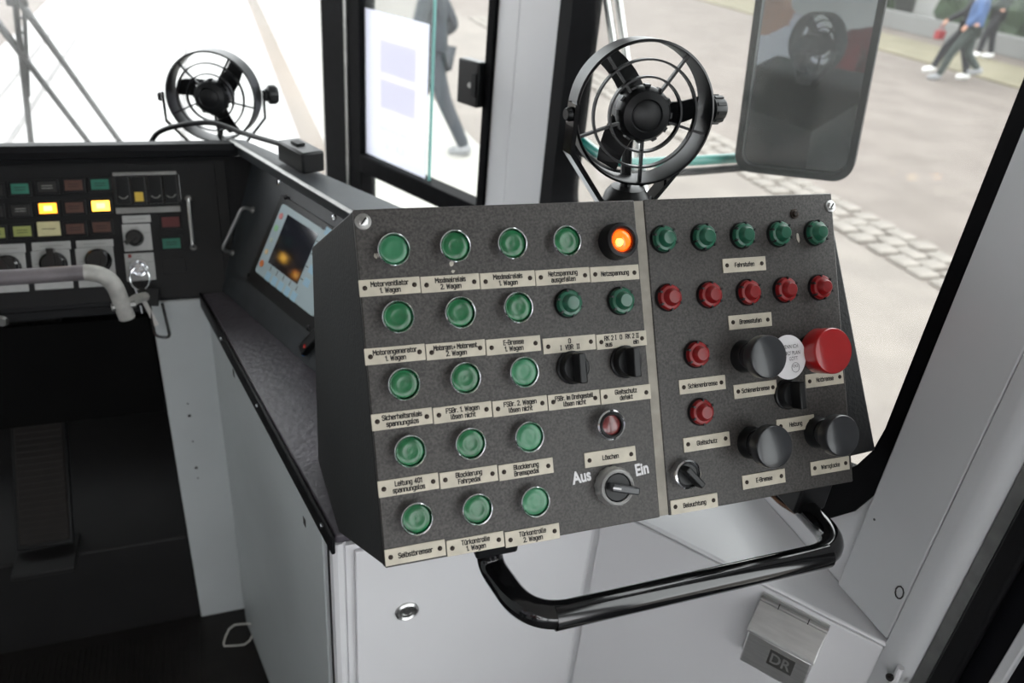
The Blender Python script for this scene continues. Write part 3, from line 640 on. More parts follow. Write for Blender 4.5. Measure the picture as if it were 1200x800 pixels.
b = MB(); b.mbox(PF.m, (-.048, .01, 0), (.048, .55, .006)); pad = b.build('pad', 'pedal_rubber', pd, bevel=.003)
rib = MB().box((0, 0, 0), (.088, .005, .004)).mesh('rib', 'pedal_rubber', smooth=False)
for k in range(38): link('rib', rib, pad, PF.mat(0, .018 + k * .0138, .0075))
b = MB(); b.mbox(FM, (PF.o.x - .06, PF.o.y - .06, .2625), (PF.o.x + .06, PF.o.y + .05, .275)); b.build('base', 'step_black', pd, bevel=.003)
# ribs of the floor mat
mt = MB(); mt.mbox(FM, (-1.2, .55, .0005), (-.16, 1.44, .006)); mo_ = mt.build('floor_mat', 'floor_rubber'); tag(mo_, 'dark ribbed rubber mat on the cab floor', 'mat')
rm = MB()
for k in range(88): rm.mbox(FM, (-1.19 + k * .0115, .56, .006), (-1.19 + k * .0115 + .005, 1.43, .010))
rb = rm.build('ribs', 'floor_rubber', mo_, smooth=False); rb['kind'] = 'stuff'
lp = []
c0 = on(300, 742, 1, 1.34) + V((-.036, 0, 0))
for k in range(14):
    t = 2 * math.pi * k / 14; lp.append(c0 + V((.036 * math.cos(t) * (1 + .1 * math.sin(2 * t)), .010 * math.cos(t), .036 * math.sin(t) + .006 * math.cos(3 * t))))
mn_ = min(p.z for p in lp)
for p in lp: p.z += -mn_ + .0125
b = MB(); b.tube(lp, .0022, 8, closed=True); tag(b.build('wire_loop', 'wire_white'), 'thin pale wire loop standing on the floor mat at the cabinet foot', 'loop')

# ================================================================== FRONT DASHBOARD
da = thing('dashboard', 'black front dashboard with small illuminated switches and white knob plates', 'dashboard', (-.4, 1.6, .86))
XY = Matrix(((0, 0, 1, 0), (1, 0, 0, 0), (0, 1, 0, 0), (0, 0, 0, 1)))
prof = [(1.466, .845), (1.470, .865), (1.596, 1.1035), (1.62, 1.100), (1.75, 1.05), (1.90, .85)]
b = MB(); b.prism(prof, XY, -1.30, .25); b.cut(WING.o + WING.n * .0008, WING.n * -1.0); b.build('housing', 'dash_black', da, angle=30)
prof = [(1.594, 1.104), (1.580, 1.110), (1.578, 1.122), (1.586, 1.132), (1.608, 1.132), (1.70, 1.095), (1.66, 1.088)]
b = MB(); b.prism(prof, XY, -1.30, .25); b.cut(WING.o + V((.044, .14, .265)) - V((math.cos(R(22.5)), math.sin(R(22.5)), 0)) * .001, V((math.cos(R(22.5)), math.sin(R(22.5)), 0))); b.build('hood', 'dash_black', da, angle=30)
b = MB(); b.mbox(DASH.m, (-1.2, -.020, -.03), (-.140, -.004, .004)); b.build('lower_strip', 'dash_black', da, bevel=.002)
# instrument plate on the face
b = MB(); b.mbox(DASH.m, (-1.2, .004, 0), (.030, .262, .003)); b.build('instrument_plate', 'black_plastic', da, bevel=.001)
b = MB(); b.mbox(DASH.m, (-.145, .004, .003), (.010, .258, .0055)); b.build('side_plate', 'black_plastic', da, bevel=.001)
dsm = {}
def drect(name, material, x0, y0, x1, y1, h0=.003, h1=.008, parent=None, bevel=.001):   # face rectangle from two corners
    c = DASH.uv((x0 + x1) / 2, (y0 + y1) / 2, h1); wd = abs(DASH.uv(x1, (y0 + y1) / 2, h1)[0] - DASH.uv(x0, (y0 + y1) / 2, h1)[0])
    ht = abs(DASH.uv((x0 + x1) / 2, y0, h1)[1] - DASH.uv((x0 + x1) / 2, y1, h1)[1])
    b = MB(); b.box((0, 0, (h0 + h1) / 2), (wd, ht, h1 - h0))
    return link(name, b.mesh(name, material, smooth=False), parent or da, DASH.mat(*c), bevel=bevel), c, wd, ht
def dtext(body, c, wd, h, size, material, parent):
    link('lettering', text_mesh(body, size, wd, material), parent, DASH.mat(c[0], c[1], h))
tiles = [(23, 221, 'tile_green', 'AB\nCD'), (55, 219, 'tile_black', ''), (86, 217, 'tile_brown', ''), (117, 216, 'tile_green', ''),
         (24, 246, 'tile_black', ''), (56, 244, 'amber_lit', ''), (87, 243, 'tile_brown', ''), (118, 241, 'yellow_lit', ''),
         (26, 271, 'tile_olive', ''), (57, 268, 'tile_cream', ''), (88, 268, 'tile_brown', ''), (119, 266, 'tile_brown', ''),
         (-8, 223, 'tile_black', ''), (-8, 248, 'tile_black', ''), (-5, 273, 'tile_olive', ''),
         (-40, 225, 'tile_brown', ''), (-40, 250, 'tile_green', ''), (-38, 275, 'tile_brown', ''),
         (200, 260, 'tile_red', ''), (201, 285, 'tile_green', ''), (204, 311, 'dash_black', '')]
for x, y, m_, tx in tiles:
    fr_, c, wd, ht = drect('lamp_frame', 'black_plastic', x - 14, y - 9, x + 14, y + 9, .003, .007)
    big = m_ == 'tile_cream'
    if m_ == 'dash_black': continue
    ti, c, wd, ht = drect('lamp_tile', m_, x - (13.5 if big else 10.5), y - (8.5 if big else 6), x + (13.5 if big else 10.5), y + (8.5 if big else 6), .007, .011 if big else .0085, fr_)
    if m_ in ('amber_lit', 'yellow_lit'):
        hot, c2, _, _ = drect('hot_spot', 'amber_hot', x - 5, y - 3, x + 5, y + 3, .0086, .0088, fr_)
    if m_ in ('tile_black', 'tile_brown', 'tile_green', 'tile_olive', 'tile_cream'):
        im = 'tile_ink' if m_ == 'tile_black' else 'ink'
        for dy in ((-.0022, .0022) if m_ != 'tile_cream' else (0,)):
            bar = MB().box((0, 0, 0), (wd * .6, .0011, .0002)).mesh('print_line', im, smooth=False)
            link('print_line', bar, fr_, DASH.mat(c[0], c[1] + dy, .0112 if big else .0087))
# block of four rocker switches
drect('rocker_frame', 'black_gloss', 132, 205, 212, 240, .003, .006)
drect('trim_bar', 'dull_steel', 132, 201, 207, 205, .003, .0075)
drect('trim_bar', 'dull_steel', 136, 242, 212, 249, .003, .0075)
for i, x in enumerate((144, 163, 182, 200)):
    rk, c, wd, ht = drect('rocker', 'black_plastic', x - 8, 207 - i * .4, x + 8, 239 - i * .4, .006, .012, bevel=.0015)
    if i == 1: drect('yellow_mark', 'tile_yellow', x - 5, 225, x + 5, 236, .012, .0125, rk)
    else:
        b = MB(); 
        pts = [V((-.008, .001, 0)), V((-.003, -.003, 0)), V((.003, -.003, 0)), V((.008, .002, 0))]
        b.tube(pts, .0008, 5); link('symbol', b.mesh('symbol', 'tile_ink'), rk, DASH.mat(c[0], c[1] - .012, .0125))
# knob plates
def knob_plate(x0, y0, x1, y1, kx, ky, kr, ang, header, key=False):
    pl, c, wd, ht = drect('knob_plate', 'switch_white', x0, y0, x1, y1, .003, .006, bevel=.002)
    if header:
        hp, hc, hw, hh = drect('header_plate', 'switch_white', header[0], header[1], header[2], header[3], .003, .006, bevel=.0015)
        bar = MB().box((0, 0, 0), (hw * .6, .0014, .0002)).mesh('print_line', 'tile_ink', smooth=False); link('print_line', bar, hp, DASH.mat(hc[0], hc[1], .0062))
    for dx, dy, l in ((0, ht * .38, .008), (-wd * .34, ht * .16, .011), (wd * .34, ht * .16, .011)):
        bar = MB().box((0, 0, 0), (l, .0012, .0002)).mesh('print_line', 'tile_ink', smooth=False); link('print_line', bar, pl, DASH.mat(c[0] + dx, c[1] + dy, .0062))
    k = DASH.uv(kx, ky, .02)
    if key:
        b = MB(); b.lathe([(0, .004), (.008, .004), (.013, .010), (.016, .009), (.016, 0), (0, 0)], Matrix(), 24); link('key_switch', b.mesh('key_switch', 'chrome'), pl, DASH.mat(*DASH.uv(kx, ky, .01), .006))
    else:
        b = MB(); b.lathe([(0, .018), (kr * .8, .018), (kr, .014), (kr, .002), (kr * 1.1, 0), (0, 0)], Matrix(), 28)
        b.box((kr * .55, 0, .013), (kr * 1.5, kr * .55, .018)); b.box((0, kr * .5, .0182), (.0015, kr * .7, .0006))
        link('knob', b.mesh('knob', 'black_gloss'), pl, DASH.mat(*k, .006, ang), bevel=.001)
knob_plate(144, 262, 178, 294, 157, 278, .0145, R(215), (143, 252, 177, 261))
knob_plate(147, 296, 182, 329, 163, 314, .0145, 0, None, True)
drect('red_dot', 'red_dome', 150, 298, 154, 302, .006, .0066)
knob_plate(90, 290, 135, 336, 114, 305, .021, R(260), (89, 281, 133, 290))
knob_plate(38, 293, 84, 339, 61, 309, .021, R(90), (37, 283, 83, 293))
knob_plate(-18, 297, 32, 343, 6, 313, .021, R(120), (-18, 286, 30, 297))
def handle(fr, pa, pb, h, r, parent, name='pull_handle'):
    a, b2 = fr.uv(*pa, 0), fr.uv(*pb, 0)
    pts = fillet([fr.at(*a, .004), fr.at(*a, h), fr.at(*b2, h), fr.at(*b2, .004)], .014, 6)
    b = MB(); b.tube(pts, r, 10); o = b.build(name, 'steel', parent)
    for q in (a, b2):
        b = MB(); b.lathe([(0, .003), (r * 1.6, .003), (r * 2.0, 0), (0, 0)], fr.mat(*q, .0055), 16); b.build('washer', 'dull_steel', o)
handle(DASH, (221, 233), (227, 290), .024, .0032, da)
def screw(fr, x, y, r, parent, h=.0055, material='chrome'):
    u, v = fr.uv(x, y, h); b = MB()
    b.lathe([(0, .0022), (r * .6, .0022), (r, .001), (r, 0), (0, 0)], fr.mat(u, v, h), 16); o = b.build('screw', material, parent)
    b = MB(); b.mbox(fr.mat(u, v, h + .0022, R(random.uniform(0, 180))), (-r * .7, -r * .14, 0), (r * .7, r * .14, .0003)); b.build('screw_slot', 'ink', o)
screw(DASH, 221, 198, .0055, da, .003); screw(DASH, 231, 326, .0055, da, .003)
screw(DASH, 213, 352, .006, da, -.002, 'dull_steel')
# keys hanging in the key switch
ku = DASH.uv(163, 314, .02); kp = DASH.at(*ku, .012)
ks = thing('key_bunch', 'key with metal ring and black tag hanging in the dashboard key switch', 'keys', kp)
b = MB(); b.mbox(DASH.mat(ku[0], ku[1], .009), (-.0016, -.008, 0), (.0016, .008, .020)); b.build('key', 'chrome', ks)
K = lambda dx, dy, h: DASH.at(ku[0] + dx, ku[1] + dy, h)
b = MB(); b.tube([K(.017 * math.sin(t * .449), -.020 + .022 * math.cos(t * .449), .026) for t in range(14)], .0014, 6, closed=True); b.build('ring', 'chrome', ks)
b = MB(); b.mbox(DASH.mat(ku[0] + .012, ku[1] - .056, .030, R(-8)), (-.018, -.016, -.004), (.018, .016, .004)); b.build('tag', 'black_plastic', ks, bevel=.002)
b = MB(); b.tube(smoothpath([K(-.010, -.036, .024), K(-.006, -.055, .022), K(-.002, -.085, .022)], 4), .0024, 6); b.build('chain', 'chrome', ks)
b = MB(); b.tube(fillet([K(.012, -.068, .032), K(.016, -.13, .034), K(.042, -.135, .034), K(.034, -.068, .032)], .010), .0028, 6); b.build('carabiner', 'black_gloss', ks)
b = MB(); b.mbox(DASH.mat(ku[0] + .012, ku[1] - .085, .034, R(20)), (-.004, -.026, -.001), (.004, .024, .001)); b.build('spare_key', 'steel', ks)

# grey steel grab bar in front of the dash
gb = thing('grab_bar', 'worn grey tubular grab bar bent down in front of the dashboard', 'handle', (-.14, 1.38, .85))
HB = lambda x, y, Y=1.37: on(x, y, 1, Y)
pts = fillet([V((-.84, 1.452, .868)), V((-.82, 1.375, .895)), V((-.74, 1.37, HB(-120, 332).z + .01)), HB(-120, 332), HB(60, 322), HB(128, 317), HB(149, 372)], .055, 8)
b = MB(); n_ = len(pts); path = smoothpath(pts, 4)
cutx = HB(100, 319).x
i0 = max(i for i, p in enumerate(path) if p.x <= cutx)
b.tube(path[:i0 + 1], .0135, 14); b.build('bar', 'grey_tube', gb)
b = MB(); b.tube(path[i0:], .014, 14); b.build('worn_end', 'worn_tube', gb)
e1 = HB(147, 358); b = MB(); b.tube([e1, on(160, 350, 1, 1.41), on(172, 347, 1, 1.454)], .009, 10); b.build('bracket', 'worn_tube', gb)
b = MB(); b.tube([e1 + V((-.022, -.004, .0)), e1 + V((.016, .004, .0))], .007, 8); b.build('bolt', 'dull_steel', gb)
b = MB(); q = on(2, 376, 1, 1.455); b.lathe([(0, .006), (.008, .006), (.011, 0), (0, 0)], axis_m(q, (0, -1, 0)), 12); tag(b.build('round_bolt', 'dull_steel'), 'single round steel bolt on the dark panel below the grab bar', 'bolt')
b = MB(); b.mbox(FM, (-1.3, 1.456, .62), (-.16, 1.4655, .838)); tag(b.build('knee_panel', 'black_matte'), 'black panel under the dashboard above the footwell', 'panel')

# ================================================================== DISPLAY WING
wi = thing('display_unit', 'dark grey angled side console with touch display beside the dashboard', 'display', (.08, 1.3, ZL))
BK = V((math.cos(R(22.5)), math.sin(R(22.5)), 0))
TL_, BL_ = WING.o + V((.044, .14, .265)), WING.o.copy()
LW = .56
kf = (1.106 - .865) / _wt.z
ring = lambda t: [BL_ + WDIR * t + V((0, 0, .0105)), BL_ + _wt * kf + WDIR * t, TL_ + WDIR * t + V((0, 0, -.020)), TL_ + WDIR * t + V((0, 0, -.003)), TL_ + WDIR * t + BK * .005 + V((0, 0, .002)), TL_ + WDIR * t + BK * (.035 + .13 * max(t, 0)) + V((0, 0, -.006)), BL_ + WDIR * t + BK * (.13 + .1 * max(t, 0)) + V((0, 0, .0105))]
b = MB(); b.loft([ring(-.012), ring(LW)]); b.build('housing', 'wing_paint', wi, bevel=.0015, angle=25)
b = MB(); b.tube([TL_ + WDIR * .002, TL_ + WDIR * LW], .0042, 8); b.build('edge_profile', 'dull_steel', wi)
def wquad(name, material, px, h0, h1, parent=None, bevel=0):      # four picture corners laid on the wing face
    c = [WING.uv(x, y, h1) for x, y in px]
    u0 = (c[0][0] + c[3][0]) / 2; u1 = (c[1][0] + c[2][0]) / 2; v1 = (c[0][1] + c[1][1]) / 2; v0 = (c[2][1] + c[3][1]) / 2
    b = MB(); b.mbox(WING.m, (u0, v0, h0), (u1, v1, h1)); return b.build(name, material, parent or wi, bevel, smooth=False), (u0, v0, u1, v1)
du0, dv1 = WING.uv(331, 238, .008); du1 = du0 + .215; dv0 = WING.uv(297, 316, .008)[1]
b = MB(); b.mbox(WING.m, (du0 - .022, dv0 - .030, 0), (du1 + .02, dv1 + .012, .004)); b.build('mount_plate', 'black_plastic', wi, bevel=.001)
plate('display_bezel', 'screen_bezel', WING.m, rrect(du0, dv0, du1, dv1, .006, 4), [], .004, .008, wi)
s0 = WING.uv(340, 253, .009); s1 = WING.uv(344, 333, .009); s2 = WING.uv(372, 279, .009); s3 = WING.uv(311, 305, .009)
su0 = (s0[0] + s3[0]) / 2; su1 = su0 + .108; sv1 = s0[1]; sv0 = s3[1]
b = MB(); b.mbox(WING.m, (su0, sv0, .008), (su1, sv1, .0086)); b.build('screen', 'screen_dark', wi)
for k, (c, r) in enumerate((('key_pink', .0062), ('key_green', .0062), ('key_pale', .0045), ('key_amber', .005), ('key_orange', .0068))):
    v = dv1 - .022 - k * (dv1 - dv0 - .042) / 4
    b = MB(); b.lathe([(0, .0012), (r * .9, .0012), (r, 0), (0, 0)], WING.mat(du0 + .012, v, .008), 16); b.build('key', c, wi)
for k in range(5):
    u = su0 + .008 + k * .024; b = MB(); b.mbox(WING.m, (u, sv0 - .030, .008), (u + .016, sv0 - .014, .0085)); b.build('soft_key', 'key_blue', wi)
    b = MB(); b.mbox(WING.m, (u + .006, sv0 - .011, .008), (u + .0075, sv0 - .002, .0083)); b.build('tick', 'ink', wi)
for k in range(5):
    v = sv0 + .006 + k * .024; b = MB(); b.mbox(WING.m, (su1 + .014, v, .008), (su1 + .032, v + .014, .0085)); b.build('soft_key', 'key_blue', wi)
    b = MB(); b.mbox(WING.m, (su1 + .002, v + .006, .008), (su1 + .010, v + .0075, .0083)); b.build('tick', 'ink', wi)
handle(WING, (299, 247), (275, 297), .028, .0034, wi)
for x, y in ((327, 213), (271, 333), (391, 255), (340, 399)): screw(WING, x, y, .0058, wi, .0005)
for x, y in ((335, 231), (291, 322), (361, 384)): screw(WING, x, y, .0048, wi, .004, 'black_plastic')
u, v = WING.uv(361, 410, .004); b = MB(); b.box((0, 0, .008), (.020, .05, .016)); link('toggle_box', b.mesh('toggle_box', 'black_plastic'), wi, WING.mat(u + .004, v + .016, 0, R(-25)), bevel=.002)
b = MB(); b.tube([WING.at(u - .004, v - .012, .006), WING.at(u + .001, v + .002, .012)], .0028, 8); b.build('blue_lead', 'blue_tip', wi)
b = MB(); b.tube([WING.at(u + .001, v + .002, .012), WING.at(u + .004, v + .009, .015)], .0038, 8); b.build('red_cap', 'red_tip', wi)

# rod with block on the wing
D = lambda x, y, d: EYE + ray(x, y) * d
gn = thing('gooseneck_block', 'black rectangular block on the end of a thin curved rod over the dashboard', 'device', D(345, 205, 1.42))
wtop = lambda t: TL_ + WDIR * t
bx = wtop(.205) + BK * .040 + V((0, 0, .022)); BF = Frame(bx, WDIR, (0, 0, 1))
b = MB(); b.mbox(BF.m, (-.045, -.018, -.022), (.048, .020, .022)); b.build('block', 'black_plastic', gn, bevel=.004)
b = MB(); b.mbox(BF.m, (-.02, .020, -.008), (.005, .024, .008)); b.build('button', 'black_rubber', gn, bevel=.001)
rod = [D(176, 168, 1.60), D(186, 155, 1.59), D(210, 147, 1.575), D(248, 144, 1.55), D(285, 156, 1.52), BF.at(-.04, .006, 0)]
b = MB(); b.tube(smoothpath(rod, 6), .0052, 10); b.build('rod', 'black_plastic', gn)

# ================================================================== FANS
def fan(label, c, face, rad, blade0, foot, spin, floor_z):
    t = thing('desk_fan', label, 'fan', foot)
    m = axis_m(c, face) ; k = rad / .08
    RZ = Matrix.Rotation(spin, 4, 'Z')
    S = Matrix.Scale(k, 4)
    L = lambda x, y, z: m @ V((x * k, y * k, z * k))
    b = MB(); b.lathe([(.080, -.024), (.080, .022), (.0775, .024), (.0765, .022), (.0765, -.024), (.080, -.024)], m @ S, 64); b.build('guard_band', 'black_plastic', t)
    for r0, z in ((.060, .020), (.042, .022)):
        b = MB(); b.lathe([(r0, z - .005), (r0, z + .004), (r0 - .0022, z + .004), (r0 - .0022, z - .005), (r0, z - .005)], m @ S, 56); b.build('guard_ring', 'black_plastic', t)
    for q in range(5):
        a = spin + q * 2 * math.pi / 5
        b = MB(); b.mbox(m @ S @ Matrix.Rotation(a, 4, 'Z'), (.024, -.0014, .014), (.0785, .0014, .021)); b.build('guard_spoke', 'black_plastic', t)
    b = MB(); b.lathe([(0, .031), (.014, .031), (.0165, .0295), (.018, .031), (.026, .028), (.030, .021), (.031, .010), (.030, .002), (0, .002)], m @ S, 40, wob=None)
    for q in range(12): b.mbox(m @ S @ Matrix.Rotation(q * math.pi / 6, 4, 'Z'), (.0285, -.003, .008), (.0325, .003, .019))
    b.build('hub_cap', 'black_plastic', t)
    b = MB(); b.lathe([(0, .001), (.022, .001), (.024, -.006), (.024, -.048), (.020, -.055), (0, -.055)], m @ S, 28); b.build('motor', 'black_plastic', t)
    for q in range(3):
        a0 = blade0 + q * 2 * math.pi / 3; rings = []
        for j in range(6):
            r_ = .022 + j * .0098; wd = .019 - .006 * j / 5; tw = R(34 - 3 * j)
            mm = m @ S @ Matrix.Rotation(a0 + .05 * j, 4, 'Z') @ Matrix.Translation((r_, 0, -.012)) @ Matrix.Rotation(tw, 4, 'X')
            rings.append([mm @ V((0, -wd, -.0009)), mm @ V((0, wd, -.0009)), mm @ V((0, wd, .0009)), mm @ V((0, -wd, .0009))])
        b = MB(); b.loft(rings); b.build('blade', 'black_plastic', t, smooth=False)
    # yoke in world axes: left and right pivots, arms down to a foot plate
    xr = V((1, .10, 0)).normalized(); fwd = V((0, 0, 1)).cross(xr)
    pv = [c + xr * s * (rad + .008) for s in (-1, 1)]
    zf = floor_z
    def strap(path, w_=.0085):
        rings = []
        for i, p in enumerate(path):
            d = (path[min(i + 1, len(path) - 1)] - path[max(i - 1, 0)]).normalized(); n = d.cross(fwd).normalized()
            rings.append([p - fwd * w_ - n * .003, p + fwd * w_ - n * .003, p + fwd * w_ + n * .003, p - fwd * w_ + n * .003])
        return rings
    base_l, base_r = V((c.x, c.y, zf)) - xr * .034, V((c.x, c.y, zf)) + xr * .034
    low = c.z - rad * .75
    path = [pv[0] + V((0, 0, .012)), pv[0] - V((0, 0, .012)), V((pv[0].x, pv[0].y, c.z - rad * .52)), base_l, base_r, V((pv[1].x, pv[1].y, c.z - rad * .52)), pv[1] - V((0, 0, .012)), pv[1] + V((0, 0, .012))]
    b = MB(); b.loft(strap(path)); b.build('yoke', 'black_gloss', t, smooth=False)
    b = MB(); b.lathe([(0, .024), (.014, .024), (.0165, .020), (.0165, .006), (.012, .004), (.012, 0), (0, 0)], axis_m(pv[1] + xr * .0035, xr) @ S, 20)
    for q in range(10): b.mbox(axis_m(pv[1] + xr * .0035, xr) @ S @ Matrix.Rotation(q * .628, 4, 'Z'), (.0155, -.002, .008), (.0175, .002, .020))
    b.build('clamp_knob', 'black_plastic', t)
    b = MB(); b.lathe([(0, .006), (.006, .006), (.008, .002), (.008, 0), (0, 0)], axis_m(pv[0] - xr * .0035, -xr) @ S, 14); b.build('pivot_bolt', 'black_plastic', t)
    b = MB(); b.lathe([(0, .018), (.020, .018), (.026, .010), (.028, 0), (0, 0)], Matrix.Translation((c.x, c.y, zf)), 24); b.build('foot', 'black_plastic', t)
    b = MB(); b.tube([m @ V((0, 0, -.03)), m @ V((0, -.05 * k, -.034)), V((c.x, c.y, zf + .015)) - fwd * -.004], .0065, 10); b.build('stem', 'black_plastic', t)
    w0 = V((c.x, c.y, zf + .014))
    b = MB(); b.tube(smoothpath([w0 + xr * .012, w0 + xr * .03 + V((0, 0, .010)), w0 + xr * .052 + V((0, 0, .012)), w0 + xr * .056 + V((0, 0, .002)), w0 + xr * .04 - V((0, 0, .008)), w0 + xr * .026 - V((0, 0, .012)) - fwd * .01], 5), .0016, 6); b.build('cable', 'black_rubber', t)
    return t
f1 = EYE + ray(750, 131) * .885
fan('black desk fan with ring guard mounted behind the top of the grey control console', f1, V((-.22, -.95, .10)), .0785, R(112), V((f1.x, f1.y, 1.285)), R(-14), f1.z - .106)
f2 = EYE + ray(251, 112) * 1.70
fan('black desk fan with ring guard standing behind the dashboard hood', f2, V((-.30, -.93, .07)), .0946, R(40), V((f2.x, f2.y, 1.10)), R(-10), f2.z - .130)

# ================================================================== CONTROL CONSOLE
PW, PH = .529, .3235
co = thing('control_console', 'grey speckled control console with green and red lamps, name plates and knobs', 'control panel', (.37, .80, ZL))
# housing: side profile, flared towards the right at the bottom
TLp, TRp = PANEL.at(0, 0, -.006), PANEL.at(PW, 0, -.006)
BLp, BRp = PANEL.at(0, -PH, -.006), PANEL.at(PW, -PH, -.006)
yb = .905
left = [TLp, V((.092, yb, 1.205)), V((.087, yb, ZL + .001)), V((.094, .755, ZL + .001)), BLp]
right = [TRp, V((.668, yb, 1.195)), V((.688, yb, 1.09)), V((.690, .70, 1.05)), V((.6945, .542, 1.063))]
b = MB(); b.loft([left, right]); b.build('housing', 'console_case', co, bevel=.0025, angle=25)
# gap filler under the right end of the face
b = MB(); b.loft([[BLp - PANEL.n * .001, BLp - PANEL.n * .03, BLp - PANEL.n * .02 + V((0, 0, -.0005))], [BRp - PANEL.n * .001, BRp - PANEL.n * .03, BRp - PANEL.n * .02 + V((0, 0, -.0005))]]); b.build('lower_lip', 'console_case', co)
su_t, _ = PANEL.uv(740, 234); su_b, _ = PANEL.uv(777, 608)
su = (su_t + su_b) / 2; sw_ = .0105
b = MB(); b.mbox(PANEL.m, (0, -PH, -.006), (su, 0, 0)); b.build('face_plate', 'console_face', co, bevel=.0012)
b = MB(); b.mbox(PANEL.m, (su + sw_, -PH, -.006), (PW, 0, 0)); b.build('face_plate', 'console_face', co, bevel=.0012)
b = MB(); b.mbox(PANEL.m, (su, -PH + .001, -.006), (su + sw_, -.001, -.0012)); b.build('seam_strip', 'seam_cream', co)
# shared meshes
me_bezel = MB().lathe([(.0134, .0098), (.0141, .0108), (.0148, .0100), (.0150, .007), (.0150, 0), (.0132, 0), (.0130, .004), (.0134, .0098)], Matrix(), 40).mesh('indicator_lamp', 'chrome')
def lensme(mt): return MB().lathe([(0, .0082), (.0015, .0078), (.0060, .0086), (.0108, .0088), (.0124, .0078), (.0131, .0058), (.0131, .002), (0, .002)], Matrix(), 36).mesh('lens', mt)
me_lens = lensme('green_lens'); me_lens2 = lensme('green_pale_lens')
bb = MB(); bb.lathe([(0, .003), (.0135, .003), (.0145, .0015), (.0145, 0), (0, 0)], Matrix(), 36)
for q in range(6): bb.mbox(Matrix.Rotation(q * math.pi / 3 + .52, 4, 'Z'), (.0112, -.0009, .003), (.0138, .0009, .0086))
me_dbase = bb.mesh('dome_lamp', 'black_plastic')
def domeme(mt): return MB().lathe([(0, .0150), (.0062, .0147), (.0072, .0138), (.0092, .0084), (.0118, .0078), (.0130, .0062), (.0132, .003), (0, .003)], Matrix(), 36).mesh('lens', mt)
me_dg, me_dr = domeme('green_dome'), domeme('red_dome')
me_dr2 = me_dr
def on_panel(me, px, py, h, name, rot=0, parent=co, z=0):
    u, v = PANEL.uv(px, py, h); return link(name, me, parent, PANEL.mat(u, v, z, rot))
for x, y, ml in ((462, 292, me_lens2), (534, 288, me_lens), (601, 285, me_lens), (665, 282, me_lens), (467, 371, me_lens), (540, 366, me_lens), (608, 360, me_lens),
             (474, 450, me_lens), (546, 443, me_lens), (615, 436, me_lens2), (481, 529, me_lens), (552, 520, me_lens), (621, 512, me_lens2), (489, 608, me_lens), (560, 597, me_lens), (628, 588, me_lens2)):
    o = on_panel(me_bezel, x, y, .0095, 'indicator_lamp', random.uniform(0, 6))
    link('lens', ml, o, o.matrix_basis.copy())
for x, y, ml in [(669, 355, me_dg), (731, 352, me_dg)] + [(x, y, me_dg) for x, y in ((781, 279), (828, 277), (874, 275), (917, 273), (960, 272))] + \
        [(x, y, me_dr) for x, y in ((787, 348), (835, 345), (881, 342), (924, 339), (965, 336), (820, 415), (825, 483))]:
    o = on_panel(me_dbase, x, y, .008, 'dome_lamp', random.uniform(-.2, .2))
    link('lens', ml, o, o.matrix_basis.copy())
# lit orange lamp in a black bezel
o = on_panel(MB().lathe([(.0115, .0165), (.0135, .0185), (.0165, .0175), (.0178, .014), (.0180, .002), (.0185, 0), (.0115, 0), (.0112, .012), (.0115, .0165)], Matrix(), 40).mesh('orange_lamp', 'black_plastic'), 730, 281, .017, 'orange_lamp')
link('lens', MB().lathe([(0, .0185), (.005, .018), (.0095, .0155), (.0113, .011), (.0113, .004), (0, .004)], Matrix(), 32).mesh('lens', 'orange_lamp'), o, o.matrix_basis.copy())
link('filament_glow', MB().lathe([(0, .0006), (.0030, .0004), (.0042, -.0012), (0, -.002)], Matrix(), 20).mesh('filament_glow', 'orange_core'), o, o.matrix_basis @ Matrix.Translation((-.0038, -.0018, .0182)))
# dark red reset lamp
o = on_panel(MB().lathe([(.0125, .011), (.0138, .0125), (.0152, .0112), (.0154, .007), (.0154, 0), (.0125, 0), (.0122, .005), (.0125, .011)], Matrix(), 40).mesh('reset_lamp', 'chrome'), 717, 498, .011, 'reset_lamp')
link('inner_ring', MB().lathe([(.0098, .011), (.0105, .0122), (.0122, .0115), (.0124, .002), (.0098, .002), (.0098, .011)], Matrix(), 36).mesh('inner_ring', 'black_plastic'), o, o.matrix_basis.copy())
link('lens', MB().lathe([(0, .0112), (.006, .0108), (.0097, .0095), (.0097, .002), (0, .002)], Matrix(), 30).mesh('lens', 'dark_red_lens'), o, o.matrix_basis.copy())
# black rotary switches with bar grips
def rotary(px, py, rot):
    b = MB(); b.lathe([(0, .012), (.0125, .012), (.0142, .010), (.0150, .004), (.0165, .003), (.0165, 0), (0, 0)], Matrix(), 36)
    o = on_panel(b.mesh('rotary_switch', 'black_plastic'), px, py, .018, 'rotary_switch', rot)
    b = MB(); b.box((0, 0, .019), (.0075, .029, .016)); b.box((.0055, 0, .0145), (.006, .024, .006))
    link('grip', b.mesh('grip', 'black_plastic'), o, o.matrix_basis.copy(), bevel=.0012)
rotary(679, 431, 0); rotary(742, 424, 0); rotary(935, 463, 0)
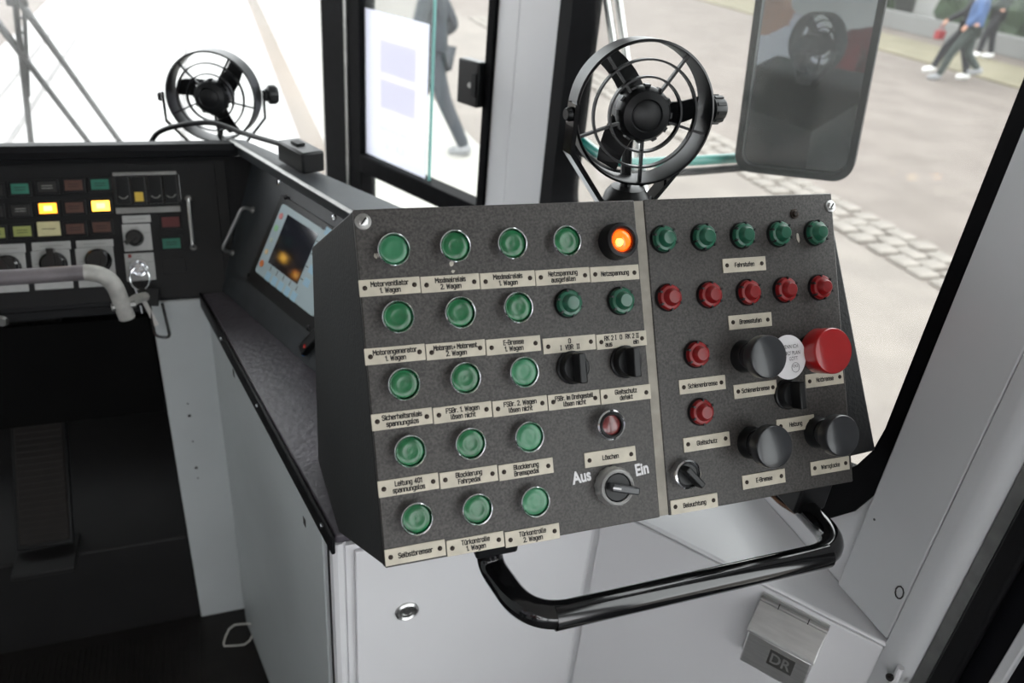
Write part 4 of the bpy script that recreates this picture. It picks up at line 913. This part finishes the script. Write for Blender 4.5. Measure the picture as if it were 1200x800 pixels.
# silver switch marked Aus / Ein
wob = lambda k: 1 + (.02 if (k // 2) % 2 else -.012)
o = on_panel(MB().lathe([(.0145, .0125), (.0165, .0135), (.0178, .0125), (.0182, .010)], Matrix(), 64).lathe([(.0182, .010), (.0192, .0085), (.0195, 0), (.0145, 0), (.0145, .0125)], Matrix(), 64, wob).mesh('selector_switch', 'dull_steel'), 724, 571, .012, 'selector_switch')
o.data.materials[0] = MATS['cast_alloy']
link('face', MB().lathe([(0, .0118), (.013, .0118), (.0146, .0105), (.0146, .003), (0, .003)], Matrix(), 32).mesh('face', 'black_plastic'), o, o.matrix_basis.copy())
b = MB(); b.box((.004, 0, .0175), (.030, .0075, .012)); gp = link('grip', b.mesh('grip', 'knob_grey'), o, o.matrix_basis @ Matrix.Rotation(R(-16), 4, 'Z'), bevel=.0015)
b = MB(); b.box((-.0065, .0, .0237), (.009, .0018, .0004)); link('pointer', b.mesh('pointer', 'paper_disc', smooth=False), o, o.matrix_basis @ Matrix.Rotation(R(-16), 4, 'Z'))
for tx, x, y, wd in (('Aus', 681, 558, .0215), ('Ein', 752, 549, .0195)):
    u, v = PANEL.uv(x, y); link('painted_word', text_mesh(tx, .0165, wd, 'paper_disc', bold=.035), co, PANEL.mat(u, v, .0004, R(5)))
# small chrome lighting switch
o = on_panel(MB().lathe([(.0122, .0085), (.0134, .0105), (.0150, .0095), (.0152, .006), (.0152, 0), (.0122, 0), (.0122, .0085)], Matrix(), 40).mesh('lighting_switch', 'chrome'), 807, 556, .010, 'lighting_switch')
link('face', MB().lathe([(0, .0092), (.0105, .0092), (.0122, .0075), (.0122, .002), (0, .002)], Matrix(), 32).mesh('face', 'black_plastic'), o, o.matrix_basis.copy())
b = MB(); b.box((.002, 0, .0150), (.027, .0070, .014)); link('grip', b.mesh('grip', 'black_plastic'), o, o.matrix_basis @ Matrix.Rotation(R(-50), 4, 'Z'), bevel=.0015)
# mushroom knobs
def mushroom(px, py, r, h, mt, name, collar='black_plastic', th=.014):
    u, v = PANEL.uv(px, py, h)
    o = link(name, MB().lathe([(0, .012), (.0150, .012), (.0165, .010), (.0175, 0), (0, 0)], Matrix(), 36).mesh(name, collar), co, PANEL.mat(u, v))
    k = link('cap', MB().lathe([(0, h), (r * .5, h - .0005), (r * .85, h - .0016), (r * .955, h - .0023), (r * .99, h - .0034), (r, h - .005), (r, h - th), (r * .95, h - th - .002), (.0150, h - th - .004), (.0140, .0115), (0, .0115)], Matrix(), 48).mesh('cap', mt), o, o.matrix_basis.copy())
    return o
mushroom(903, 418, .0222, .044, 'knob_grey', 'push_knob'); mushroom(910, 524, .0222, .042, 'knob_grey', 'push_knob'); mushroom(990, 511, .0222, .042, 'knob_grey', 'push_knob')
b_ = mushroom(979, 411, .0245, .040, 'red_knob', 'emergency_knob', th=.024)
u, v = PANEL.uv(952, 413, .02)
# corner screws
def pscrew(px, py, r, mt='chrome', h=0):
    u, v = PANEL.uv(px, py, h + .003); b = MB(); b.lathe([(0, .0035), (r * .6, .0035), (r * .78, .0028), (r * .8, .0012), (r * 1.25, .0010), (r * 1.3, 0), (0, 0)], Matrix(), 20); o = link('corner_screw', b.mesh('corner_screw', mt), co, PANEL.mat(u, v, 0))
    b = MB(); b.box((0, 0, .0036), (r * 1.3, r * .28, .0004)); link('screw_slot', b.mesh('screw_slot', 'ink', smooth=False), o, PANEL.mat(u, v, 0, R(50)))
pscrew(426, 259, .0058, 'steel'); pscrew(975, 241, .0052, 'steel'); 
pscrew(933, 250, .0042, 'plate_screw')
# paint chips
def chip(px, py, a, bq, rot):
    u, v = PANEL.uv(px, py); b = MB(); n = 9
    pts = [(a * random.uniform(.7, 1.1) * math.cos(2 * math.pi * k / n), bq * random.uniform(.7, 1.1) * math.sin(2 * math.pi * k / n)) for k in range(n)]
    b.prism(pts, Matrix(), 0, .0003); link('paint_chip', b.mesh('paint_chip', 'chip', smooth=False), co, PANEL.mat(u, v, .0, rot))
chip(935, 278, .0018, .0062, .1); chip(529, 309, .0022, .0026, 0); chip(531, 318, .0020, .0016, .3); chip(440, 300, .0015, .003, .3)
# name plates
me_ps = MB().lathe([(0, .0010), (.0015, .0009), (.0022, .0004), (.0023, 0), (0, 0)], Matrix(), 12).mesh('screw', 'plate_screw')
_pm = {}
def name_plate(x0, x1, px, py, body, size=.0076):
    u, v = PANEL.uv(px, py); wd = PANEL.uv(x1, py)[0] - PANEL.uv(x0, py)[0] - .0005; ht = .0150
    u = (PANEL.uv(x0, py)[0] + PANEL.uv(x1, py)[0]) / 2
    key = round(wd, 4)
    if key not in _pm: _pm[key] = MB().box((0, 0, .0006), (wd, ht, .0012)).mesh('name_plate', 'plate_cream', smooth=False)
    tw = random.uniform(-.006, .006)
    o = link('name_plate', _pm[key], co, PANEL.mat(u, v, 0, tw), bevel=.0003)
    for s in (-1, 1): link('screw', me_ps, o, PANEL.mat(u, v, .0012, tw) @ Matrix.Translation((s * (wd / 2 - .0052), random.uniform(-.0006, .0006), 0)))
    link('lettering', stroke_text(body, wd - .0150), o, PANEL.mat(u, v, .00135, tw))
def prow(bounds, xa, ya, xb, yb, bodies):
    for x0, x1, bd_ in zip(bounds, bounds[1:], bodies):
        xm = (x0 + x1) / 2; name_plate(x0, x1, xm, ya + (yb - ya) * (xm - xa) / (xb - xa), bd_)
prow((420, 492.5, 562, 627, 691, 748.5), 421, 338, 748, 318.5, ('Motorventilator\n1. Wagen', 'Maximalrelais\n2. Wagen', 'Maximalrelais\n1. Wagen', 'Netzspannung\nausgefallen', 'Netzspannung'))
prow((426.5, 498.5, 569, 633.5), 427, 418, 633, 402, ('Motorengenerator\n1. Wagen', 'Motorgen.+ Motorvent.\n2. Wagen', 'E-Bremse\n1. Wagen'))
prow((635.5, 698, 757.5), 636, 405.5, 757, 396, ('O\nI  VBR  II', 'RK 2 I  O  RK 2 II\naus              ein'))
prow((434.5, 507, 576.5, 641.5, 703, 762.5), 434, 495, 762, 458.5, ('Sicherheitsrelais\nspannungslos', 'FSBr. 1. Wagen\nlösen nicht', 'FSBr. 2. Wagen\nlösen nicht', 'FSBr. im Drehgestell\nlösen nicht', 'Gleitschutz\ndefekt'))
prow((442, 514.5, 583.5, 648.5), 442, 573, 648, 545, ('Leitung 401\nspannungslos', 'Blockierung\nFahrpedal', 'Blockierung\nBremspedal'))
prow((450, 522.5, 591, 656), 450, 652.5, 656, 622, ('Selbstbremser', 'Türkontrolle\n1. Wagen', 'Türkontrolle\n2. Wagen'))
for x0, x1, y, tx in ((684, 745, 535, 'Löschen'), (846, 897, 310, 'Fahrstufen'), (853, 904, 376, 'Bremsstufen'), (795, 850, 450.5, 'Schienenbremse'), (859, 910, 456, 'Schienenbremse'),
                      (943, 988, 444, 'Notbremse'), (800, 855, 517.5, 'Gleitschutz'), (909, 954, 496.5, 'Heizung'), (869, 920, 561, 'E-Bremse'), (949, 995, 545.5, 'Warnglocke'), (785, 841, 590, 'Beleuchtung')):
    name_plate(x0, x1, (x0 + x1) / 2, y, tx, .0076)
# grab rail below the console
rz, ry = .994, .468
b = MB(); pts = fillet([(.222, .556, 1.035), (.222, .558, .988), (.236, ry, rz), (.612, ry, rz), (.622, .562, .984), (.622, .562, 1.03)], .046, 14)
b.tube(smoothpath(pts[:1] + pts[1:], 2), .0140, 16); b.build('grab_rail', 'black_gloss', co)
b = MB(); b.mbox(FM, (.200, .535, 1.018), (.245, .585, 1.040)); b.build('rail_bracket', 'black_plastic', co, bevel=.003)
b = MB(); b.mbox(FM, (.600, .540, .985), (.645, .595, 1.035)); b.build('rail_bracket', 'black_plastic', co, bevel=.003)

# round paper note behind the knob
u, v = PANEL.uv(929, 418, .024)
pn = thing('paper_note', 'round white paper disc with handwriting tucked between black and red knobs', 'note', PANEL.at(u, v, .02))
b = MB(); b.lathe([(0, .0004), (.0235, .0004), (.0235, -.0004), (0, -.0004)], PANEL.mat(u - .004, v, .022) @ Matrix.Rotation(R(4), 4, 'Y'), 48); b.build('disc', 'paper_disc', pn)
NM = PANEL.mat(u - .004, v, .0226) @ Matrix.Rotation(R(4), 4, 'Y')
for tx, dx, dy, s in (('WENN ICH', .002, .0110, .0058), ("WÜRD' PLAN", .002, .0045, .0058), ('GÖTT', .006, -.0015, .0055)):
    link('handwriting', text_mesh(tx, s, .030 if len(tx) > 5 else .013, 'ink', bold=0), pn, NM @ Matrix.Translation((dx, dy, .0003)))
b = MB(); b.tube([NM @ V((.008 + .0052 * math.cos(t * .524), -.0115 + .0052 * math.sin(t * .524), .0003)) for t in range(12)], .00022, 4, closed=True); b.build('doodle', 'ink', pn)
for dx in (-.0018, .0018):
    b = MB(); b.tube([NM @ V((.008 + dx + .0014 * math.cos(t * .785), -.0100 + .0014 * math.sin(t * .785), .0003)) for t in range(8)], .0002, 4, closed=True); b.build('doodle', 'ink', pn)

# ================================================================== ASHTRAY
ut, vt = ANG.uv(893, 704, .012); ur_, vr_ = ANG.uv(966, 741, .012)
ac, aw = (ut + ur_) / 2, .086; at_ = (vt + vr_) / 2
ash = thing('ashtray', 'small brushed metal flip lid ashtray on the angled white cabinet face', 'ashtray', ANG.at(ac, at_ - .11, 0))
b = MB(); b.mbox(ANG.m, (ac - aw / 2, at_ - .002, .001), (ac + aw / 2, at_ + .006, .003)); b.build('back_plate', 'ash_metal', ash)
YZp = ANG.mat(ac, at_, 0)
prof = [(.001, -.005), (.008, -.003), (.036, -.030), (.037, -.034), (.035, -.036), (.001, -.036)]      # (depth, height) of the lid
b = MB(); b.loft([[YZp @ V((s * aw / 2, y, z)) for z, y in prof] for s in (-1, 1)]); b.build('lid', 'ash_metal', ash, bevel=.0015, angle=25)
prof = [(.001, -.0365), (.034, -.0365), (.030, -.095), (.024, -.102), (.001, -.102)]
b = MB(); b.loft([[YZp @ V((s * (aw / 2 - .002), y, z)) for z, y in prof] for s in (-1, 1)]); b.build('tray', 'ash_metal', ash, bevel=.002, angle=25)
b = MB(); b.tube([YZp @ V((-aw / 2, -.0015, .006)), YZp @ V((aw / 2, -.0015, .006))], .0034, 12); hb = b.build('hinge_barrel', 'steel', ash)
for s in (-.22, .22):
    b = MB(); b.tube([YZp @ V((aw * s - .0006, -.0015, .006)), YZp @ V((aw * s + .0006, -.0015, .006))], .0036, 12); b.build('hinge_gap', 'ink', hb)
TF = Frame(YZp @ V((0, -.0365, .0345)), ANG.u, V((0, 0, .0585)) + ANG.n * .004)
b = MB(); b.mbox(TF.m, (-.009, -.038, -.001), (.023, -.010, .0004)); b.build('emblem_field', 'dull_steel', ash)
link('lettering', text_mesh('DR', .026, .026, 'ash_metal', bold=.02), ash, TF.mat(.007, -.0235, .0008))
bpy.context.view_layer.update()
